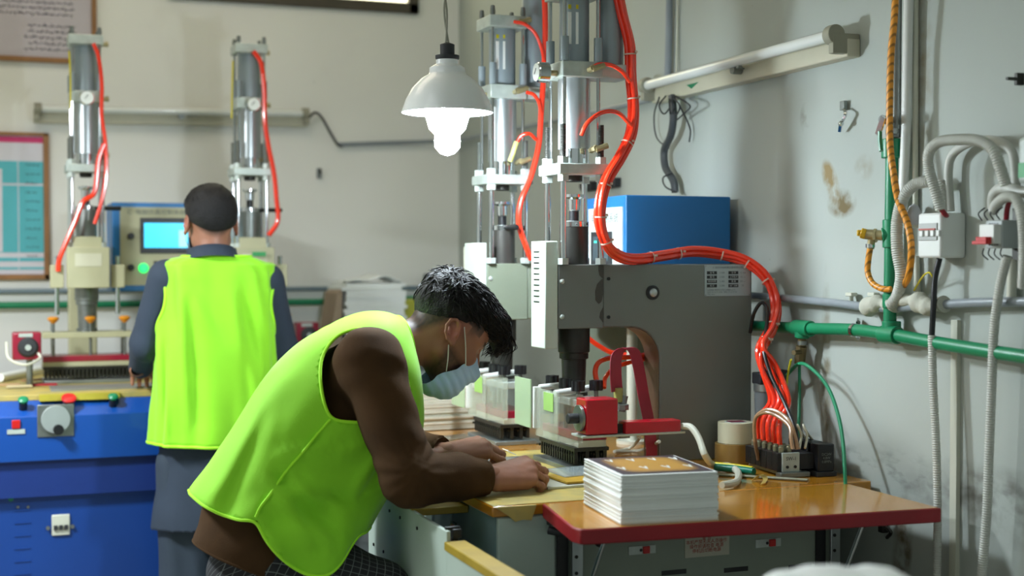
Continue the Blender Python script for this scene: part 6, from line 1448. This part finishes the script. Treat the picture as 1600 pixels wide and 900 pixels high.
for i in range(900):
    th_, ph = rs.uniform(0, 2 * PI), math.acos(rs.uniform(-.1, 1)); d_ = Vector((math.sin(ph) * math.cos(th_), math.sin(ph) * math.sin(th_), math.cos(ph)))
    h_ = hb.ray_cast(Vector((0, 0, .06)) + d_ * .4, -d_)
    if not h_[0] or h_[0].z < .02: continue
    p = h_[0]; n_ = h_[1]; d_ = Vector((1, rs.uniform(-.5, .5) + (p.y * 6), rs.uniform(-.35, .35))) if p.x > -.06 else Vector((rs.uniform(-.2, .8), rs.uniform(-.7, .7), rs.uniform(-1, .6)))
    L_ = rs.uniform(.02, .055); pts = [p - n_ * .003]; lift = rs.uniform(.0004, .0035)
    for k in range(1, 5):
        d_ += Vector((rs.uniform(-.2, .2), rs.uniform(-.25, .25), -.12)); t_ = (d_ - n_ * d_.dot(n_)).normalized(); p = p + t_ * L_ / 4
        hh = hb.find_nearest(p)
        if hh[0]: n_ = hh[1]; p = hh[0] + n_ * lift * (k if k < 4 else 3)
        pts.append(p)
    r0 = rs.uniform(.0013, .0027); q.tube(pts, lambda t, r0=r0: r0 * (1 - t) ** .6 + .0002, n=5, sub=2)
for i in range(110):                                      # fringe falling off the forehead
    y0 = rs.uniform(-.055, .06); p = Vector((.112 + rs.uniform(-.03, .01), y0, .092 + rs.uniform(-.02, .012))); L_ = rs.uniform(.5, 1.1)
    pts = [p, p + Vector((.022, rs.uniform(-.008, .008), -.010)) , p + Vector((.034 + rs.uniform(-.008, .008), rs.uniform(-.014, .014), -.032 * L_)), p + Vector((.034 + rs.uniform(-.016, .010), rs.uniform(-.02, .02), -.060 * L_))]
    r0 = rs.uniform(.0016, .0034); q.tube(pts, lambda t, r0=r0: r0 * (1 - t) ** .7 + .0002, n=5, sub=3)
o = meshobj('hair_locks', [HM @ v for v in q.v], q.f, hair_m, body1, smooth=180); o['kind'] = 'stuff'
# ---- face mask
S = SDF((-.02, -.11, -.19), (.17, .11, .06), .0026)
S.ell((.036, 0, -.045), (.062, .064, .080), .02); S.cone((.072, 0, -.100), (.092, 0, -.060), .030, .030, .03, flat=((0, 1, 0), 1.25)); S.cone((.100, 0, -.020), (.118, 0, -.040), .016, .022, .025)
S.cone((.050, 0, -.128), (.088, 0, -.100), .026, .030, .03, flat=((0, 1, 0), 1.4)); S.cone((.03, 0, -.13), (.08, 0, -.115), .024, .024, .02, flat=((0, 1, 0), 1.6))
S.warp(lambda x, y, z: .0008 * np.sin((z + .35 * x) * 300 + 1.2 * fbm(x * 30, y * 30, z * 30, 9)) + .0012 * fbm(x * 60, y * 60, z * 60, 3))
mV, mF = S.mesh(); x, y, z = mV.T
top = .0 - .050 * np.clip(np.abs(y) / .06, 0, 1.3) ** 1.6; gm = np.minimum(np.minimum(top - z, x - .068 - (z + .04) * .46 - .004 * np.sin((z + .08) * 90)), z + .160)
mV, mF = clip(mV, mF, gm); mo = meshobj('face_mask', xf(mV, HM), mF, mask_m, W1, smooth=180); s = mo.modifiers.new('s', 'SOLIDIFY'); s.thickness = .0012; s.offset = 1
for sg in (-1, 1):
    for a_, b_ in (((.074, .058, -.044), (.000, .083, .024)), ((.042, .058, -.086), (-.004, .083, -.036))):
        q = MB(); q.tube([HM @ Vector((a_[0], sg * a_[1], a_[2])), HM @ Vector(((a_[0] + b_[0]) / 2, sg * (a_[1] + b_[1] + .008) / 2, (a_[2] + b_[2]) / 2)), HM @ Vector((b_[0], sg * b_[1], b_[2]))], .0014, n=6); q.build('ear_loop', 'white', mo)
# stool he is perched on
sl = thing('stool', 'low dark stool under the bent worker', 'stool', (pel.x, YC, 0))
q = MB(); q.lathe([(.15, 0), (.16, .01), (.16, .03), (.14, .04)], (pel.x - .02, YC, .455), n=28); q.build('seat', 'dark', sl)
for i in range(4):
    a = PI / 4 + i * PI / 2; MB().cyl((pel.x - .02 + .12 * math.cos(a), YC + .12 * math.sin(a), .46), (pel.x - .02 + .18 * math.cos(a), YC + .18 * math.sin(a), 0), .012).build('leg', 'steel', sl)
# ================= standing worker at the blue cabinet, back to the lens
YM = 4.93
Q2 = lambda px, py, Y=YM: at(px, py, Y=Y)
W2 = thing('person', 'person seen from behind, lime vest over slate blue long shirt, at the blue cabinet', 'person', (Q2(330, 800).x, YM, 0))
ho = Q2(329, 352, YM + .01)
fw2 = Vector((-.06, 1, -.22)).normalized(); HM2 = basis(fw2, (0, .22, 1), ho) @ Matrix.Scale(1.04, 4)
h2V, h2F, h2C = head_mesh(.0042, neck=((-.02, 0, -.05), (-.01, 0, -.145)), nr=(.055, .053), beard=True)
h2V = xf(h2V, HM2)
s2L, s2R = Q2(262, 436), Q2(414, 440); e2L, e2R = Q2(232, 536, 4.98), Q2(440, 548, 5.02); w2L, w2R = Vector((.52, 5.22, 1.035)), Vector((.86, 5.22, 1.03))
hip2, che2, nk2 = Q2(332, 690), Q2(338, 510), Q2(332, 405)
hd = []
for wv_, sg, ptv in ((w2L, -1, Vector((.2, 1, -.05))), (w2R, 1, Vector((-.15, 1, -.05)))):
    a0, a1, a2 = hand_mesh(bend=(25, 40, 30), h=.0035)
    if sg < 0: a0 = a0 * np.array([1, -1, 1]); a1 = a1[:, ::-1]
    hd.append((xf(a0, basis(ptv, (0, 0, 1), wv_)), a1, a2))
def torso2(S, g, k=.04):
    S.cone(hip2, hip2.lerp(che2, .5), .115 + g, .105 + g, k, flat=((1, 0, 0), 1.38)); S.cone(hip2.lerp(che2, .5), che2, .105 + g, .118 + g, k, flat=((1, 0, 0), 1.45))
    S.cone(che2, che2.lerp(nk2, .7), .115 + g, .07 + g, k, flat=((1, 0, 0), 1.5)); S.cone(s2L, s2R, .052 + g, .052 + g, .04)
S = SDF((.0, 4.60, .0), (1.3, 5.35, 1.55), .010)
torso2(S, -.012); S.cone(che2.lerp(nk2, .6) + Vector((0, .03, 0)), ho + Vector((0, .0, -.08)), .05, .052, .02)
for s_, e_, w_ in ((s2L, e2L, w2L), (s2R, e2R, w2R)): S.cone(s_, e_, .05, .04, .03); S.cone(e_, w_, .04, .028, .02)
for dx in (-.085, .085):
    S.cone(hip2 + Vector((dx, 0, -.05)), (hip2.x + dx * 1.05, YM, .48), .078, .052, .03); S.cone((hip2.x + dx * 1.05, YM, .48), (hip2.x + dx * 1.1, YM - .02, .08), .052, .035, .02)
    S.cone((hip2.x + dx * 1.1, YM - .02, .035), (hip2.x + dx * 1.3, YM + .15, .03), .034, .026, .02)
b2V, b2F = S.mesh(); V, F, C = body_join([(b2V, b2F, flatcol(b2V, SKIN)), (h2V, h2F, h2C)] + hd)
body2 = meshobj('body', V, F, skin_m, W2, smooth=180, colors=C)
# long shirt
S = SDF((.0, 4.55, .50), (1.3, 5.35, 1.52), .0085)
torso2(S, -.005); S.cone(che2.lerp(nk2, .5), nk2 + Vector((0, 0, .02)), .09, .068, .03, flat=((1, 0, 0), 1.25))
for s_, e_, w_ in ((s2L, e2L, w2L), (s2R, e2R, w2R)):
    dn = (w_ - e_).normalized(); S.cone(s_, e_, .068, .060, .03); S.cone(e_, w_ - dn * .02, .058, .042, .02); S.cone(w_ - dn * .002, w_ + dn * .04, .0, .07, .001, neg=True)
S.cone(hip2 + Vector((0, 0, .02)), hip2 + Vector((-.0, .0, -.34)), .128, .158, .05, flat=((1, 0, 0), 1.36))
S.warp(wrinkle(.003, 24, (1, .2, .2), 14)); S.warp(lambda x, y, z: .006 * np.sin(x * 38 + y * 20) * np.clip(1.05 - z, 0, .4) * 2)
V, F = S.mesh(); g = np.minimum(V[:, 2] - (Q2(300, 831).z), -(V[:, 2] - 1.478) )
V, F = clip(V, F, g); sh2 = garment(V, F, 'slate_shirt', kam_m, W2, .003)
q = MB(); nc = ho + Vector((0, -.030, -.085)); pr = [(.100, -.034), (.088, -.010), (.078, .012), (.074, .014), (.072, .0)]; q.lathe(pr, nc + Vector((0, 0, -.012)), (0, .25, 1), 28, cap=False); q.build('collar', kam_m, sh2, smooth=60)
# loose trousers
S = SDF((.1, 4.6, .03), (1.2, 5.3, .95), .010)
for dx in (-.09, .09): S.cone(hip2 + Vector((dx, 0, -.08)), (hip2.x + dx * 1.1, YM - .0, .12), .100, .084, .02)
S.warp(lambda x, y, z: .007 * np.sin(x * 60 + 4 * z) + .004 * fbm(x * 20, y * 20, z * 12, 5))
V, F = S.mesh(); V, F = clip(V, F, V[:, 2] - .07); garment(V, F, 'loose_trousers', mat('dark_slate_cotton', (46, 58, 72), .85, var=.06, bump=.1, bscale=200), W2, .003)
for dx in (-.09, .09):
    q = MB(); c0 = Vector((hip2.x + dx * 1.1, YM, .045)); q.tube([c0 + Vector((0, -.08, 0)), c0 + Vector((0, 0, .01)), c0 + Vector((.01, .12, -.01)), c0 + Vector((.015, .18, -.015))], .044, n=14, flat=.9); q.build('shoe', 'black', W2)
# vest: horizontal rings traced down the back
rows = [(401, 284, 392, .095), (404, 268, 402, .100), (409, 256, 414, .106), (414, 250, 426, .112), (430, 248, 429, .122), (460, 248, 428, .132), (500, 247, 427, .138), (540, 243, 427, .142), (580, 241, 426, .146), (620, 239, 425, .152), (655, 236, 424, .158), (690, 234, 422, .164)]
rings = []
for i in range(len(rows) - 1):
    for k in range(5):
        t = k / 5; r = [a + (b_ - a) * t for a, b_ in zip(rows[i], rows[i + 1])]
        l_, r_ = Q2(r[1], r[0]), Q2(r[2], r[0]); rings.append(((l_ + r_) / 2, (r_ - l_) / 2, Vector((0, r[3], 0))))
r = rows[-1]; l_, r_ = Q2(r[1], r[0]), Q2(r[2], r[0]); rings.append(((l_ + r_) / 2, (r_ - l_) / 2, Vector((0, r[3], 0))))
vV, vF = lathe_ring_loft(rings, 112, 2.6)
cen = np.array([tuple(r[0]) for r in rings]).repeat(112, 0); tt = (np.arange(len(rings)) / (len(rings) - 1)).repeat(112); an = np.tile(2 * PI * np.arange(112) / 112, len(rings))
dv = vV - cen; ln = np.linalg.norm(dv, axis=1)[:, None] + 1e-9
vV = vV + dv / ln * ((.008 * tt ** .7 * (np.sin(an * 9 + 3 * tt + 1) + .6 * np.sin(an * 17 + 2 * np.sin(5 * tt))) + .006 * np.sin(6 * an - 11 * tt) * np.exp(-((tt - .45) / .3) ** 2) + .003 * fbm(vV[:, 0] * 22, vV[:, 1] * 22, vV[:, 2] * 22, 8))[:, None])
vV = creases(vV, 4.80, lambda V: (V[:, 1] < YM) * 1.0, [(290, 470, 300, 660, .008, .02), (372, 470, 412, 640, .010, .022), (300, 450, 345, 530, .005, .02), (258, 540, 262, 680, .009, .016), (405, 430, 424, 520, .006, .016)])
ah = lambda c0, ry, rz: ((vV[:, 1] - c0[1]) / ry) ** 2 + ((vV[:, 2] - c0[2]) / rz) ** 2 - 1
side = np.abs(vV[:, 0] - che2.x) > .17
gA = np.where(side, np.minimum(ah((0, YM + .02, Q2(300, 470).z), .085, .13), 1) * .08, .1)
cV, cF2 = clip(vV, vF, gA); vest2 = garment(cV, cF2, 'lime_vest', vest_m, W2, .0022, bind=bind_m, bindr=.006)
# hair cap, ears stay free
S = SDF((-.15, -.12, -.12), (.14, .12, .19), .004)
S.ell((-.018, 0, .040), (.104, .085, .096), .02); S.ell((.02, 0, .085), (.080, .074, .056), .03); S.ell((-.06, 0, .03), (.055, .070, .08), .03)
S.warp(lambda x, y, z: .002 * fbm(x * 70, y * 70, z * 70, 31))
kV, kF = S.mesh(); hl = np.interp(kV[:, 0], [-.15, -.10, -.06, -.02, .03, .07, .09, .2], [-.05, -.045, -.01, .022, .034, .05, .06, .06])
kV, kF = clip(kV, kF, kV[:, 2] - hl); meshobj('hair', xf(kV, HM2), kF, hair_m, body2, smooth=180)
rs = random.Random(5); q = MB(); hb = BVHTree.FromPolygons([tuple(p) for p in kV], [tuple(f) for f in kF])
for i in range(300):
    th_, ph = rs.uniform(0, 2 * PI), rs.uniform(0, 1.3); d_ = Vector((math.sin(ph) * math.cos(th_), math.sin(ph) * math.sin(th_), math.cos(ph))); h_ = hb.ray_cast(Vector((0, 0, .05)) + d_ * .3, -d_)
    if not h_[0]: continue
    n_ = h_[1]; t_ = Vector((1, 0, -.4)) if h_[0].x > 0 else Vector((-.5, 0, -1)); t_ = (t_ - n_ * t_.dot(n_)).normalized(); p = h_[0] - n_ * .002; q.tube([p, p + t_ * .010 + n_ * .002, p + t_ * .024 + n_ * .001], lambda t: .002 * (1 - t) + .0003, n=4, sub=2)
o = meshobj('hair_locks', [HM2 @ v for v in q.v], q.f, hair_m, body2, smooth=180); o['kind'] = 'stuff'
q = MB(); q.tube([HM2 @ Vector((.05, .066, -.07)), HM2 @ Vector((.03, .080, -.045)), HM2 @ Vector((-.012, .088, -.022))], .0016, n=6); q.build('ear_loop', 'white', W2)
S = SDF((.0, -.10, -.18), (.16, .10, .04), .004); S.ell((.036, 0, -.045), (.062, .066, .080), .02); S.cone((.08, 0, -.100), (.112, 0, -.04), .030, .024, .03, flat=((0, 1, 0), 1.3))
mV, mF = S.mesh(); mV, mF = clip(mV, mF, np.minimum(np.minimum(-.005 - mV[:, 2], mV[:, 0] - .045), mV[:, 2] + .13)); meshobj('face_mask', xf(mV, HM2), mF, mask_m, W2, smooth=180)
# foreground sheet at the bottom right of the view, on a small cart below the frame
fc = [at(1225, 932, d=1.9), at(1470, 930, d=1.9)]; zt = fc[0].z; ux_ = (fc[1] - fc[0]); Wd = ux_.length; ux_.normalize(); uy_ = Vector((-ux_.y, ux_.x, 0)); V = []; F = []
for i in range(33):
    for j in range(9):
        u, v = i / 32, j / 8; e = 1 - (2 * u - 1) ** 4
        V.append(fc[0] + ux_ * (u * Wd) + uy_ * (v * .22 - .06) + Vector((0, 0, -.012 + .018 * e + .002 * math.sin(u * 15 + v * 2) + .001 * math.sin(u * 31 + v * 5) + .005 * u * math.sin(v * 3))))
for i in range(32):
    for j in range(8): F.append((i * 9 + j, (i + 1) * 9 + j, (i + 1) * 9 + j + 1, i * 9 + j + 1))
o = meshobj('white_sheet', V, F, 'paper', smooth=180); s = o.modifiers.new('s', 'SOLIDIFY'); s.thickness = .002; tag(o, 'blurred white sheet in the near foreground at bottom right edge of view', 'sheet')
ct = thing('small_cart', 'small cart just under the foreground white sheet', 'cart', (fc[0].x + .1, fc[0].y, 0)); cc = fc[0] + ux_ * Wd / 2 + uy_ * .05; R = Matrix((ux_, uy_, (0, 0, 1))).transposed()
MB().box(Vector((cc.x, cc.y, zt - .032)), (Wd * .85, .18, .02), R).build('top', 'steel', ct, bevel=.002)
for i in (-1, 1):
    for j in (-1, 1): p = cc + ux_ * (i * Wd * .38) + uy_ * (j * .07); MB().cyl((p.x, p.y, 0), (p.x, p.y, zt - .042), .008).build('leg', 'steel', ct)
